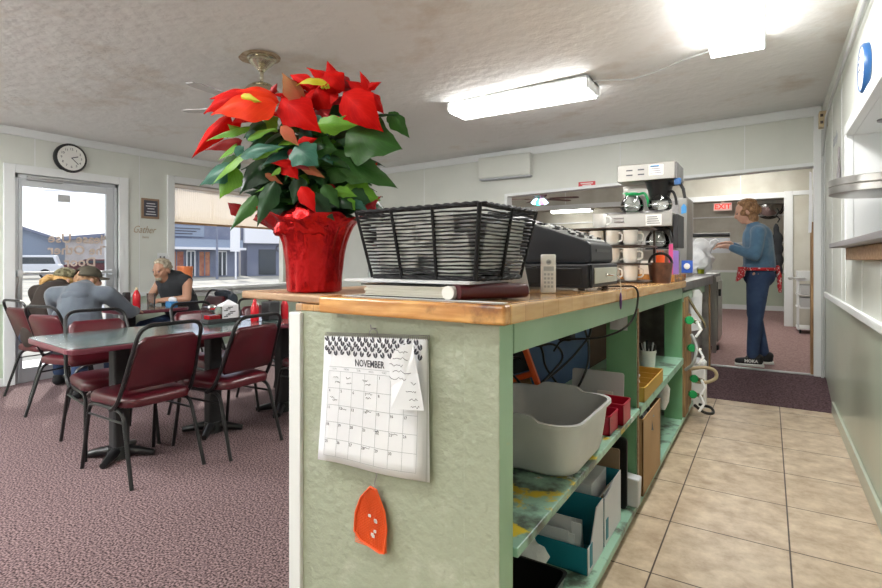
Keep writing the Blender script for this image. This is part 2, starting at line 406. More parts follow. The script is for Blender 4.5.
def rrect(x0, x1, y0, y1, r, n=5):
    out = []
    for cx, cy, a0 in ((x1-r, y1-r, 0), (x0+r, y1-r, 90), (x0+r, y0+r, 180), (x1-r, y0+r, 270)):
        for k in range(n+1):
            a = math.radians(a0+90*k/n); out.append((cx+r*math.cos(a), cy+r*math.sin(a)))
    return out
def frame(xd, up, loc):
    x = Vector(xd).normalized(); u = Vector(up).normalized(); z = x.cross(u)
    m = Matrix((x, u, z)).transposed().to_4x4(); m.translation = Vector(loc); return m
def text(s, size, T, m, name='lettering', parent=None, ext=.0006, align='CENTER', bold=0., world=True, sx=1., shear=0.):
    cu = bpy.data.curves.new('t', 'FONT'); cu.body = s; cu.size = size; cu.align_x = align; cu.align_y = 'CENTER'
    cu.extrude = ext; cu.shear = shear; cu.offset = bold; cu.resolution_u = 2
    o = bpy.data.objects.new('t', cu); COL.objects.link(o)
    dg = bpy.context.evaluated_depsgraph_get(); me = bpy.data.meshes.new_from_object(o.evaluated_get(dg))
    bpy.data.objects.remove(o); me.name = name
    Tm = T @ Matrix.Diagonal((sx, 1, 1, 1))
    if world and parent is not None: Tm = Matrix.Translation(-Vector(parent.location)) @ Tm
    me.transform(Tm); me.materials.clear(); me.materials.append(M[m])
    r = bpy.data.objects.new(name, me); COL.objects.link(r); r.parent = parent
    return r
def fused(mb, name, m, parent, voxel=.01, smooth=6, fac=.5):
    """one continuous skin over overlapping shapes"""
    o = mb.build(name, m)
    r = o.modifiers.new('r', 'REMESH'); r.mode = 'VOXEL'; r.voxel_size = voxel; r.use_smooth_shade = True
    s = o.modifiers.new('s', 'SMOOTH'); s.factor = fac; s.iterations = smooth
    dg = bpy.context.evaluated_depsgraph_get(); me = bpy.data.meshes.new_from_object(o.evaluated_get(dg))
    bpy.data.objects.remove(o); me.name = name
    for p in me.polygons: p.use_smooth = True
    if not me.materials: me.materials.append(M[m])
    r = bpy.data.objects.new(name, me); COL.objects.link(r); r.parent = parent
    return r
def Hc(x): return 2.48+(x+6.15)*.0185
# ================================================================= THE SETTING
LX = -6.15; RX = .43; HY = 5.85; FY = -3.2
def wallbox(name, m, *boxes, bevel=0):
    b = MB()
    for q in boxes: b.box(*q)
    return struct(b.build(name, m, bevel=bevel))
# floors
wallbox('floor', 'carpet', (LX-.15, -1.22, FY, HY, -.1, 0))
b = MB(); b.box(-1.22, RX+.12, FY, 5.07, -.1, 0); struct(b.build('floor_tile', 'tile'))
b = MB(); b.add([(-1.22, 5.07, -.1), (RX, 5.07, -.1), (RX, HY+.05, -.1), (-1.22, HY+.05, -.1), (-1.22, 5.07, 0.004), (RX, 5.07, 0.004), (RX, 5.7, .14), (-1.22, 5.7, .14), (RX, HY+.05, .14), (-1.22, HY+.05, .14)],
   [(4, 5, 6, 7), (7, 6, 8, 9), (0, 4, 7, 9, 3), (1, 2, 8, 6, 5), (0, 1, 5, 4), (3, 9, 8, 2), (0, 3, 2, 1)])
struct(b.build('floor_ramp', 'ramp'))
wallbox('floor_far_rooms', 'carpet2', (-7.0, 2.0, HY+.05, 16.2, 0, .14))
wallbox('trim_1', 'alu', (-.6, RX-.03, HY+.0, HY+.06, .14, .149))
# ceiling slopes gently up to the right
b = MB()
nx, ny = 30, 24; vs = []; fs = []
for j in range(ny+1):
    for i in range(nx+1):
        x = LX-.15+(RX+.9-LX)*i/nx; y = FY-.1+(HY+.0-FY+.1)*j/ny
        vs.append((x, y, Hc(x)+.004*noise.noise((x*1.3, y*1.3, 0))))
for j in range(ny):
    for i in range(nx):
        a = j*(nx+1)+i; fs.append((a, a+nx+1, a+nx+2, a+1))
b.add(vs, fs); o = struct(b.build('ceiling', 'ceiling', smooth=True)); md = o.modifiers.new('s', 'SOLIDIFY'); md.thickness = .1; md.offset = -1
wallbox('ceiling_far_room', 'cream2', (-7, 2.0, HY+.12, 10.0, 2.75, 2.85))
wallbox('ceiling_back_room', 'cream2', (-7, 2.0, 10.13, 16.2, 2.45, 2.85))

# left wall with door and window openings.  upper part cream, wainscot green
D0, D1, DT = 2.046, 2.99, 2.04
W0, W1, WB, WT = 3.63, 5.50, .86, 2.14
zr = .80
b = MB(); T = .14
def lw(y0, y1, z0, z1, mi): b.box(LX-T, LX, y0, y1, z0, z1, mi)
for y0, y1 in ((FY, D0), (D1, W0), (W1, HY+.12)):
    lw(y0, y1, 0, zr, 1); lw(y0, y1, zr, 2.75, 0)
lw(D0, D1, DT, 2.75, 0); lw(W0, W1, WT, 2.75, 0); lw(W0, W1, 0, zr, 1); lw(W0, W1, zr, WB, 0)
struct(b.build('wall_left', ['cream', 'green_wall']))
# seams of the sheet panelling
for i, y in enumerate((1.2, 2.21, 3.32, 3.33+.0)):
    pass
b = MB()
for y in (.9, 3.22): b.box(LX-.002, LX+.003, y-.004, y+.004, zr, 2.46)
b.box(LX-.002, LX+.003, 2.206, 2.214, DT+.09, 2.46)
struct(b.build('trim_2', 'trim'))
wallbox('trim_3', 'trim', (LX, LX+.018, FY, HY, 2.40, 2.50), bevel=.006)
wallbox('baseboard_left', 'trim', (LX, LX+.015, FY, D0-.09, 0, .08), (LX, LX+.015, D1+.09, HY, 0, .08))
wallbox('trim_4', 'trim', (LX, LX+.02, FY, D0-.09, zr-.02, zr+.025), (LX, LX+.02, D1+.10, W0-.08, zr-.02, zr+.025))
# door casing and door
wallbox('trim_5', 'trim', (LX-.10, LX+.025, D0-.09, D0, 0, DT+.085), (LX-.10, LX+.025, D1, D1+.10, 0, DT+.085), (LX-.10, LX+.025, D0, D1, DT, DT+.085), bevel=.004)
dr = bpy.data.objects.new('door_1', None); COL.objects.link(dr); dr.location = (LX, D0, 0); dr['kind'] = 'structure'
b = MB(); fx0, fx1 = LX-.06, LX-.012
b.box(fx0, fx1, D0, D0+.035, 0, DT); b.box(fx0, fx1, D1-.035, D1, 0, DT); b.box(fx0, fx1, D0, D1, DT-.04, DT)
b.build('frame', 'alu', dr, world=True, bevel=.003)
b = MB(); fx0, fx1 = LX-.055, LX-.018; gy0, gy1, gz0, gz1 = 2.116, 2.874, .14, 1.925
b.box(fx0, fx1, D0+.04, gy0, .01, DT-.045); b.box(fx0, fx1, gy1, D1-.04, .01, DT-.045)
b.box(fx0, fx1, gy0, gy1, .01, gz0); b.box(fx0, fx1, gy0, gy1, gz1, DT-.045)
b.build('door_leaf', 'alu', dr, world=True, bevel=.003)
b = MB(); b.box(LX-.04, LX-.034, gy0, gy1, gz0, gz1); b.build('pane', 'glass', dr, world=True)
b = MB(); b.cyl((LX+.045, gy0-.04, 1.07), (LX+.045, gy1+.05, 1.07), .014); b.box(LX-.018, LX+.06, gy0-.06, gy0-.02, 1.04, 1.10); b.box(LX-.018, LX+.06, gy1+.02, gy1+.06, 1.04, 1.10)
b.build('push_bar', 'alu', dr, world=True, smooth=True)
b = MB(); b.box(LX-.018, LX+.03, D0+.10, D0+.40, DT-.055, DT-.01); b.tube([(LX+.03, D0+.12, DT-.03), (LX+.06, D0+.3, DT-.03), (LX+.02, D0+.75, DT-.02)], .008)
b.build('door_closer', 'grey', dr, world=True, bevel=.004)
b = MB(); b.box(LX-.033, LX-.03, 2.42, 2.53, 1.80, 1.875); b.build('sticker', 'grey', dr, world=True)
# writing on the pane is read from outside, so it shows mirrored in here
for s, z in (('Please Use', 1.42), ('The Other', 1.30), ('Door', 1.175)):
    Tm = frame((0, -1, 0), (0, 0, 1), (LX-.042, 2.63, z))
    text(s, .135, Tm, 'whitevinyl', 'lettering', dr, bold=.003)
b = MB(); b.box(LX-.12, LX-.02, D0, D1, 0, .012); struct(b.build('trim_6', 'alu'))
# window
wn = bpy.data.objects.new('window_1', None); COL.objects.link(wn); wn.location = (LX, W0, WB); wn['kind'] = 'structure'
b = MB()
b.box(LX-.12, LX+.025, W0-.085, W0, WB-.02, WT+.085); b.box(LX-.12, LX+.025, W1, W1+.085, WB-.02, WT+.085); b.box(LX-.12, LX+.025, W0, W1, WT, WT+.085)
b.build('window_frame', 'trim', wn, world=True, bevel=.004)
b = MB(); b.box(LX-.12, LX+.09, W0-.11, W1+.11, WB-.045, WB); b.box(LX+.0, LX+.025, W0-.11, W1+.11, WB-.12, WB-.045); b.build('window_sill', 'trim', wn, world=True, bevel=.005)
b = MB(); b.box(LX-.075, LX-.069, W0, W1, WB, WT); b.build('pane', 'glass', wn, world=True)
bl = thing('window_blind', 'half lowered woven window blind above the view to the street', 'blind', (LX+.01, W0+.01, WT))
b = MB(); n = 70
for i in range(n):
    y = W0+.012+(W1-W0-.024)*i/n; b.box(LX-.028, LX-.024, y, y+(W1-W0)/n*.9, 1.665, WT-.03)
b.build('blind_slats', 'blinds', bl, world=True)
b = MB(); b.box(LX-.04, LX-.005, W0+.006, W1-.006, WT-.05, WT-.005); b.build('head_rail', 'blinds', bl, world=True, bevel=.004)
b = MB(); b.box(LX-.032, LX-.018, W0+.01, W1-.01, 1.645, 1.672); b.build('bottom_rail', 'tan', bl, world=True, bevel=.003)

# header wall (wall_back)
def hb(x): return 2.065+(x-.356)*.026+.0
b = MB(); y0, y1 = HY, HY+.12
def hz(x): return Hc(x)+.06
xs = [(-6.29, -2.73)]
b.box(-6.29, -2.73, y0, y1, 0, 2.62)
b.hexa([(-2.73, y0, hb(-2.73)), (.36, y0, hb(.36)), (.36, y1, hb(.36)), (-2.73, y1, hb(-2.73))],
       [(-2.73, y0, 2.75), (.36, y0, 2.75), (.36, y1, 2.75), (-2.73, y1, 2.75)])
b.box(.36, 1.1, y0+.001, y1, 0, 2.75)
struct(b.build('wall_back', 'cream'))
b = MB()
for (xa, xb) in ((-6.15, -1.38), (-1.38, .40)):
    b.hexa([(xa, y0-.02, Hc(xa)-.085), (xb, y0-.02, Hc(xb)-.085), (xb, y0, Hc(xb)-.085), (xa, y0, Hc(xa)-.085)], [(xa, y0-.02, Hc(xa)), (xb, y0-.02, Hc(xb)), (xb, y0, Hc(xb)), (xa, y0, Hc(xa))])
struct(b.build('trim_7', 'trim'))
b = MB(); b.hexa([(-2.73, y0-.012, hb(-2.73)-.006), (.345, y0-.012, hb(.36)-.006), (.345, y1+.01, hb(.36)-.006), (-2.73, y1+.01, hb(-2.73)-.006)],
       [(-2.73, y0-.012, hb(-2.73)+.028), (.345, y0-.012, hb(.36)+.028), (.345, y1+.01, hb(.36)+.028), (-2.73, y1+.01, hb(-2.73)+.028)])
b.box(-2.76, -2.722, y0-.012, y1+.01, 0, hb(-2.73)+.028)
b.box(.345, .43, y0-.03, y1+.01, .14, 2.52); struct(b.build('trim_8', 'trim', bevel=.003))
b = MB()
for x in (-3.96, -1.375, -.2+.0): b.box(x-.004, x+.004, y0-.003, y0, hb(-1) if x > -2.7 else .8, Hc(x)-.085)
struct(b.build('trim_9', 'trim'))
b = MB(); b.box(.325, .345, y0+.01, y1-.01, .14, 1.55); struct(b.build('trim_10', 'plywood'))

# right wall with pass-through niche
NY0, NY1, NZ0, NZ1, ND = 1.6, 4.13, 1.27, 1.985, .55
b = MB(); th = .12
def rw(y0, y1, z0, z1, mi, x0=RX): b.box(x0, x0+th, y0, y1, z0, z1, mi)
rw(FY, HY, -.05, .90, 1); rw(FY, HY, .90, NZ0, 0); rw(FY, NY0-.02, NZ0, NZ1, 0); rw(NY1+.02, HY, NZ0, NZ1, 0); rw(FY, HY, NZ1, 2.75, 0)
struct(b.build('wall_right', ['cream', 'green_wall']))
b = MB(); x1 = RX+.12+ND
b.box(RX+.02, x1, NY1, NY1+.0199, NZ0-.01, NZ1+.01); b.box(RX+.02, x1, NY0-.0199, NY0, NZ0-.01, NZ1+.01); b.box(RX+.02, x1, NY0, NY1, NZ1-.003, NZ1+.02); b.box(RX+.12, x1, NY0-.02, NY1+.02, NZ0-.02, NZ0); b.box(x1, x1+.02, NY0, NY1, NZ0, NZ1)
struct(b.build('wall_niche', 'trim'))
b = MB(); b.box(RX-.025, RX+.02, NY1-.004, NY1+.06, NZ0-.0, NZ1+.07); b.box(RX-.025, RX+.02, NY0-.07, NY1-.004, NZ1-.004, NZ1+.07)
struct(b.build('trim_11', 'trim', bevel=.006))
wallbox('trim_12', 'trim', (RX-.022, RX, FY, 5.72, .875, .92), bevel=.006)
wallbox('baseboard_right', 'green_wall', (RX-.016, RX, FY, 5.07, 0, .095), bevel=.004)
b = MB()
for y in (2.4, 3.05, 3.62, 4.35): b.box(RX-.003, RX, y-.004, y+.004, .92, NZ0)
for y in (4.55, 5.2): b.box(RX-.003, RX, y-.004, y+.004, .92, 2.5)
struct(b.build('trim_13', 'trim'))
b = MB(); b.box(RX-.018, RX, FY, HY, Hc(RX)-.10, Hc(RX)); struct(b.build('trim_14', 'cream'))
# walls the photo does not look at, closing the room behind the camera
wallbox('wall_front', 'cream', (LX-.14, RX+.12, FY-.12, FY, 0, 2.75))
# far rooms
Y2 = 10.0
b = MB()
b.box(-7.0, -4.5, Y2, Y2+.12, .14, 2.8); b.box(-4.5, .204, Y2, Y2+.12, 2.20, 2.8); b.box(.204, 2.0, Y2, Y2+.12, .14, 2.8)
struct(b.build('wall_middle', 'cream2'))
b = MB(); b.box(.204, .323, Y2-.02, Y2, .14, 2.30); b.box(-4.5, .204, Y2-.02, Y2, 2.20, 2.29); b.box(-1.24, -1.13, Y2-.02, Y2+.12, .14, 2.20); b.box(.323, 1.0, Y2-.015, Y2, 2.23, 2.30)
struct(b.build('trim_15', 'trim', bevel=.004))
b = MB()
for x in (-3.4, -2.1, -.4, .62): b.box(x-.006, x+.006, Y2-.004, Y2, 2.3, 2.75)
struct(b.build('trim_16', 'trim'))
wallbox('wall_far_room_right', 'cream2', (1.0, 1.1, HY+.12, Y2, .14, 2.8))
wallbox('wall_far_room_left', 'cream2', (-7.0, -6.9, HY+.12, 16, .14, 2.8))
b = MB(); b.box(-7, 2.0, 12.9, 13.0, .95, 2.8, 0); b.box(-7, 2.0, 12.9, 13.0, .14, .95, 1); b.box(1.9, 2.0, Y2, 13, .14, 2.8, 0)
struct(b.build('wall_far', ['cream2', 'green_wall']))
wallbox('trim_17', 'trim', (-7, 1.9, 12.88, 12.9, .93, .98), (-7, 1.9, 12.88, 12.9, .14, .24), (-7, 1.9, 12.87, 12.9, 1.55, 1.58), (-7, 1.9, 12.87, 12.9, 2.12, 2.15))

# ================================================================= THINGS ON WALLS AND CEILING
def wall_clock(name, label, T, R, rim, face, thick=.04, hands=(3.1, 1.7)):
    t = thing(name, label, 'clock', T.translation)
    Q = Matrix.Translation(-T.translation) @ T
    b = MB(); b.lathe([(R*.80, thick*.6), (R*.84, thick*.92), (R*.92, thick), (R*.99, thick*.7), (R, 0)], T=Q, cap0=False); b.build('rim', rim, t, smooth=True)
    b = MB(); b.lathe([(R*.84, 0), (R*.84, thick*.9)], T=Q, cap1=True); b.build('face', face, t)
    for k in range(12):
        a = math.radians(90-30*(k+1)); p = (R*.60*math.cos(a), R*.60*math.sin(a), thick*.9+.001)
        text(str(k+1), R*.22, T @ Matrix.Translation(p), 'ink', 'numeral', t)
    for l, w, a in ((.42, .03, hands[0]), (.56, .022, hands[1])):
        b = MB(); b.box(-.02*R, l*R, -w*R, w*R, thick*.9+.002, thick*.9+.004, T=Q @ Matrix.Rotation(a, 4, 'Z')); b.build('clock_hand', 'ink', t)
    return t
wall_clock('wall_clock', 'round black-rimmed clock on the cream wall above the glass door', frame((0, 1, 0), (0, 0, 1), (LX+.002, 2.513, 2.255)), .152, 'black', 'clockface', .045, (.35, -.75))
wall_clock('wall_clock', 'blue-rimmed round clock high on the right wall', frame((0, -1, 0), (0, 0, 1), (RX-.002, 3.42, 2.185)), .125, 'blueplas', 'clockface', .03)
t = thing('award_plaque', 'small brown wooden plaque with a dark plate between door and window', 'plaque', (LX+.002, 3.34, 1.80))
b = MB(); b.box(LX+.002, LX+.02, 3.238, 3.443, 1.685, 1.92); b.build('wooden_back', 'board', t, world=True, bevel=.004)
b = MB(); b.box(LX+.02, LX+.024, 3.262, 3.42, 1.71, 1.895); b.build('plate', 'ink', t, world=True)
for z, w in ((1.86, .05), (1.83, .06), (1.80, .04), (1.765, .05), (1.735, .06)):
    b = MB(); b.box(LX+.024, LX+.025, 3.341-w, 3.341+w, z-.005, z+.005); b.build('engraved_line', 'papers2', t, world=True)
t = thing('wall_script', 'small script lettering with tiny leaves under the wooden plaque', 'wall lettering', (LX+.002, 3.31, 1.54))
text('Gather', .12, frame((0, 1, 0), (0, 0, 1), (LX+.004, 3.27, 1.55)), 'vine', 'lettering', t, sx=.75, shear=.45)
text('here', .04, frame((0, 1, 0), (0, 0, 1), (LX+.004, 3.29, 1.465)), 'vine', 'lettering', t)
b = MB()
for y, z in ((3.42, 1.61), (3.44, 1.60), (3.40, 1.46), (3.43, 1.47)):
    b = MB(); b.add([(LX+.004, y-.015, z), (LX+.004, y, z-.02), (LX+.004, y+.015, z+.005), (LX+.004, y, z+.008)], [(0, 1, 2, 3)])

t = thing('wall_outlet', 'white double switch plate beside the window over the bald man\'s head'.replace("bald man's", "seated man's"), 'outlet', (LX+.002, 3.48, 1.235))
b = MB(); b.box(LX+.002, LX+.010, 3.425, 3.54, 1.185, 1.285); b.build('plate', 'trim', t, world=True, bevel=.003)
for y in (3.46, 3.505):
    b = MB(); b.box(LX+.01, LX+.014, y-.008, y+.008, 1.225, 1.245); b.build('switch', 'ink', t, world=True)

t = thing('air_vent_cover', 'cream painted box cover high on the wall above the wire basket', 'vent cover', (-2.73, HY, 2.35))
b = MB(); b.box(-3.08, -2.385, HY-.1, HY, 2.215, 2.475); b.build('cover', 'cream', t, world=True, bevel=.012)
b = MB(); b.box(-3.07, -2.395, HY-.085, HY, 2.195, 2.213); b.build('air_slot', 'line', t, world=True)
t = thing('wall_sign', 'small red sign with two white lines on the header beam', 'sign', (-1.73, HY-.001, 2.06))
b = MB(); b.box(-1.835, -1.645, HY-.006, HY-.001, 2.03, 2.085); b.build('sign_plate', 'redbright', t, world=True)
for z, w in ((2.066, .07), (2.046, .05)):
    b = MB(); b.box(-1.74-w, -1.74+w, HY-.008, HY-.006, z-.004, z+.004); b.build('text_line', 'white', t, world=True)

def fluorescent(label, x, y, alongx=True, torn=False, tm=None, L=1.22, W=.30, z=None, group=None):
    zc = (Hc(x) if z is None else z)-.004
    t = thing('fluorescent_light', label, 'ceiling light', (x, y, zc), 0 if alongx else PI/2, group)
    b = MB(); b.box(-L/2, L/2, -W/2, W/2, -.02, 0); b.box(-L/2, -L/2+.02, -W/2, W/2, -.085, 0); b.box(L/2-.02, L/2, -W/2, W/2, -.085, 0); b.build('housing', 'trim', t, bevel=.004)
    b = MB()
    if torn:
        pr = rrect(-L/2+.02, L/2-.02, -W/2+.006, W/2-.006, .02)
        pr = [(-L/2+.02, -W/2+.006), (L/2-.02, -W/2+.006), (L/2-.02, W/2-.006), (-L/2+.17, W/2-.006), (-L/2+.15, W/2-.03), (-L/2+.09, W/2-.025), (-L/2+.08, W/2-.06), (-L/2+.02, W/2-.065)]
        b.prism(pr, -.085, -.022)
    else:
        b.add([(-L/2+.021, -W/2+.003, -.022), (L/2-.021, -W/2+.003, -.022), (L/2-.021, W/2-.003, -.022), (-L/2+.021, W/2-.003, -.022), (-L/2+.021, -W/2+.02, -.095), (L/2-.021, -W/2+.02, -.095), (L/2-.021, W/2-.02, -.095), (-L/2+.021, W/2-.02, -.095)],
              [(4, 7, 6, 5), (0, 1, 2, 3), (0, 4, 5, 1), (1, 5, 6, 2), (2, 6, 7, 3), (3, 7, 4, 0)])
    b.build('diffuser', tm or ('tube_far' if y > 6 else 'tube'), t)
    return t
fluorescent('long fluorescent light with a wrap diffuser above the basket, cord leaving its right end', -1.73, 3.95)
fluorescent('fluorescent light with a chipped diffuser corner at the top right', -.17, 3.18, alongx=False, torn=True)
G = 'unseen ceiling lights added behind the camera'
for x, y in ((-1.7, .2), (-4.1, .2), (-4.1, -2.0), (-1.7, -2.0), (-5.3, -.9)):  # unseen fixtures added to brighten the dining room and its ceiling
    fluorescent('unseen fluorescent light added behind the camera to brighten the room', x, y, group=G, tm='tube_added_rear' if x < -3 else 'tube_far')
fluorescent('distant strip light seen under the header beam left of the coffee brewer', -4.0, 12.2, z=2.44, L=1.0, W=.2)
fluorescent('distant strip light beside the red exit sign', -.98, 11.3, z=2.45, L=.8, W=.2)
G = 'unseen ceiling lights added above the header beam'
for x, y in ((-3.6, 7.2), (-.5, 7.4), (-.4, 9.2)):  # unseen fixtures added so the room past the header is lit
    fluorescent('unseen fluorescent light added above the header beam to light the far room', x, y, z=2.75, group=G)

# cord from one light to the other
b = MB(); z = 2.56
b.tube([(-1.12, 3.9, 2.54), (-1.0, 3.93, 2.535), (-.85, 3.96, 2.52), (-.7, 3.93, 2.53), (-.5, 3.86, 2.555), (-.33, 3.80, 2.56), (-.25, 3.74, 2.565)], .006, 6)
tag(b.build('ceiling_cable', 'grey', smooth=True, origin=(-.7, 3.9, 2.56)), 'thin grey cord running along the ceiling between the two lights', 'cord')
# conduit on the right wall
t = thing('wall_conduit', 'thin metal conduit with a small outlet box in the right ceiling corner', 'conduit', (RX-.02, 5.6, 2.45))
b = MB(); b.tube(fillet([(RX-.03, 5.68, 2.35), (RX-.03, 5.68, .16)], .02), .011, 8); b.build('pipe', 'grey', t, world=True, smooth=True)
b = MB(); b.tube([(RX-.03, 5.66, 2.12), (RX-.04, 5.2, 2.35), (RX-.03, 4.8, 2.42), (RX-.03, 3.4, 2.47), (RX-.03, 1.5, 2.50)], .010, 8); b.build('pipe', 'grey', t, world=True, smooth=True)
b = MB(); b.box(RX-.06, RX, 5.60, 5.70, 2.36, 2.50); b.build('outlet_box', 'tan_tube', t, world=True, bevel=.006)
for z in (2.40, 2.46):
    b = MB(); b.box(RX-.052, RX-.03, 5.597, 5.603, z-.012, z+.012); b.build('socket', 'rack', t, world=True)
# script letters + feather on the right wall
t = thing('wall_decal', 'faint grey script decal on the right wall beside the conduit', 'wall decal', (RX-.002, 4.9, 2.1))
text('family', .13, frame((0, -1, 0), (0, .25, 1), (RX-.003, 4.95, 2.12)) if False else frame((0, -1, 0), (0, 0, 1), (RX-.003, 4.95, 2.12)), 'line', 'lettering', t)
t = thing('wall_hanging', 'small dark tassel hanging on the right wall beside the niche', 'wall hanging', (RX-.01, 4.62, 1.95))
b = MB(); b.tube([(RX-.012, 4.62+.03*math.cos(a), 1.95+.05*math.sin(a)) for a in [i*PI/8 for i in range(16)]], .005, 6, closed=True); b.build('ring', 'greytrim', t, world=True)
b = MB()
for k in range(9):
    y = 4.56+k*.016; b.tube([(RX-.012, 4.62, 1.90), (RX-.014, y, 1.80), (RX-.012, y+.005, 1.66+.02*(k % 3))], [.006, .007, .003], 5)
b.build('tassel', 'greytrim', t, world=True)
t = thing('ticket_wheel', 'round stainless steel order wheel hanging in the wall opening', 'order wheel', (.56, 3.76, NZ1))
b = MB(); b.cyl((0, 0, -.012), (0, 0, 0), .05, n=20); b.cyl((0, 0, -.32), (0, 0, -.005), .013); b.cyl((0, 0, -.20), (0, 0, -.17), .02); b.build('hanger_rod', 'greytrim', t, smooth=True)
b = MB(); b.lathe([(.02, -.32), (.255, -.325), (.268, -.33), (.268, -.365), (.262, -.37), (.268, -.375), (.268, -.41), (.255, -.415), (.02, -.41)], n=48, cap0=True, cap1=True); b.build('wheel', 'steel', t, smooth=30)
b = MB(); b.box(.315, RX+.3, 1.9, 4.0, 1.272, 1.30); tag(b.build('pass_shelf', 'greytrim', origin=(.4, 3, 1.27), bevel=.003), 'grey shelf board under the wall opening below the steel wheel', 'shelf')
b = MB(); b.box(RX-.05, RX+.0, 2.0, 3.85, 1.20, 1.27); tag(b.build('shelf_support', 'oldwood', origin=(.4, 3, 1.2), bevel=.003), 'wooden strip carrying the grey shelf on the right wall', 'shelf support')
# apron tag on post
b = MB(); b.prism([(0, 0), (.022, 0), (.03, .25), (.024, .55), (.008, .56)], 0, .015, T=frame((1, 0, 0), (0, 0, 1), (.305, HY-.02, 1.45)))
tag(b.build('hanging_cloth', 'paper', origin=(.3, HY-.06, 1.35)), 'narrow white cloth hanging at the edge of the kitchen doorway', 'cloth')

def ceiling_fan(label, x, y, zc, drop, blade, L, angs, body, lamps=False):
    t = thing('ceiling_fan', label, 'ceiling fan', (x, y, zc))
    b = MB(); b.lathe([(.03, 0), (.094, 0), (.094, -.014), (.080, -.022), (.080, -.034), (.066, -.05), (.050, -.062), (.028, -.085), (.018, -.095)], n=28, cap0=False); b.build('canopy', body, t, smooth=40)
    b = MB(); b.cyl((0, 0, -.2*drop), (0, 0, -.07), .012); b.ell((0, 0, -.085), (.026, .026, .018)); b.build('down_rod', body, t, smooth=True)
    z0 = -.2*drop
    b = MB(); b.lathe([(.02, z0+.03), (.06, z0+.02), (.09, z0), (.115, z0-.03), (.115, z0-.09), (.09, z0-.11), (.05, z0-.13), (.02, z0-.14)], n=32, cap1=True); b.build('motor_housing', body, t, smooth=40)
    for a in angs:
        R = Matrix.Rotation(a, 4, 'Z') @ Matrix.Translation((0, 0, z0-.14)) @ Matrix.Rotation(-.10, 4, 'X')
        b = MB(); b.prism([(.16, -.04), (L*.5, -.052), (L*.93, -.055), (L, -.03), (L, .03), (L*.93, .055), (L*.5, .052), (.16, .04)], 0, .008, T=R); bo = b.build('blade', blade, t, bevel=.002)
        b = MB(); b.prism([(.09, -.018), (.2, -.03), (.24, 0), (.2, .03), (.09, .018)], -.006, 0, T=R); b.build('blade_iron', body, bo)
    if lamps:
        for k, mm in enumerate(('lampgreen', 'lampwhite', 'lamppink', 'lampwhite')):
            a = k*PI/2+2.2; b = MB(); c, s = math.cos(a), math.sin(a)
            b.tube([(.04*c, .04*s, z0-.13), (.08*c, .08*s, z0-.16), (.11*c, .11*s, z0-.22)], [.015, .02, .042], 12); b.build('lamp_shade', mm, t, smooth=True)
    return t
base = math.radians(-83.5)
ceiling_fan('ceiling fan with brass canopy and silver blades behind the poinsettia', -2.83, 2.27, Hc(-2.83)-.004, 1.0, 'silverblade', .55, [base-k*2*PI/5 for k in range(5)], 'brass')
# stain ring round the canopy is paint flaked to brown
b = MB()
import bisect
pl = [(.14*(1+.22*noise.noise((math.cos(a)*1.3, math.sin(a)*1.3, 3)))*math.cos(a)*1.1-.02, .12*(1+.25*noise.noise((math.cos(a)*1.3, math.sin(a)*1.3, 5)))*math.sin(a)) for a in [i*PI/20 for i in range(40)]]
b.prism(pl, -.0055, -.0045); 
tag(b.build('ceiling_stain', 'ringstain', loc=(-2.83, 2.27, Hc(-2.83)+.0)), None, None, kind='structure').name = 'trim_18'
ceiling_fan('distant ceiling fan with reddish blades and coloured lamps seen past the basket', -3.15, 8.0, 2.75, 2.1, 'brownblade', .62, [math.radians(a) for a in (10, 58, 130, 202, 274+12)], 'brownblade', lamps=True)
b = MB(); b.lathe([(.05, 0), (.05, -.02), (.03, -.035), (.001, -.036)]); tag(b.build('smoke_detector', 'white', loc=(-3.7, .75, Hc(-3.7)-.004), smooth=40), 'small white round detector at the left edge of the ceiling', 'smoke detector')
# exit sign, mirror, jacket
t = thing('exit_sign', 'small lit exit sign with red letters in the far room', 'exit sign', (-.83, 12.5, 2.45))
b = MB(); b.box(-1.0, -.66, 12.48, 12.53, 2.245, 2.41); b.box(-.86, -.80, 12.49, 12.52, 2.40, 2.45); b.build('sign_box', 'exitface', t, world=True, bevel=.004)
text('EXIT', .15, frame((1, 0, 0), (0, 0, 1), (-.83, 12.474, 2.325)), 'exitred', 'lettering', t, bold=.004)
t = thing('safety_mirror', 'half-dome convex safety mirror with black rim on the far wall', 'mirror', (0, 12.9, 2.36))
b = MB(); n = 20; vs = [(0, -.13, 0)]; 
ring = []
for j in range(1, 6):
    r = .27*j/5
    for i in range(n+1):
        a = -PI+PI*i/n; vs.append((r*math.cos(a), -.13*(1-(j/5)**2), r*math.sin(a)*1.05))
fs = []
for i in range(n): fs.append((0, 1+i, 2+i))
for j in range(4):
    for i in range(n):
        a = 1+j*(n+1)+i; fs.append((a, a+n+1, a+n+2, a+1))
b.add(vs, fs); b.build('dome', 'chrome', t, smooth=60, solid=.004)
b = MB(); b.tube([(.28*math.cos(-PI+PI*i/n), -.01, .295*math.sin(-PI+PI*i/n)) for i in range(n+1)]+[(0, -.01, .01)], .012, 6, closed=True); b.build('rim', 'black', t)
t = thing('hanging_jacket', 'black jacket hanging on hooks beside the inner doorway', 'jacket', (.12, Y2-.05+.3, 1.8))
jt = MB()
for (x, z, r) in ((.10, 1.70, .05), (.12, 1.55, .085), (.12, 1.38, .09), (.13, 1.2, .085), (.12, 1.02, .08), (.06, 1.35, .05), (.05, 1.2, .045)): jt.ell((x-.12, 0, z-1.8), (r, r*.6, .12))
fused(jt, 'jacket_body', 'darkcloth', t, .012, 25)
b = MB(); b.tube([(-.0, 0, .02), (.03, 0, .08), (-.02, 0, .13), (.02, 0, .2), (-.01, 0, .26)], .012, 6); b.build('hook', 'black', t, smooth=True)
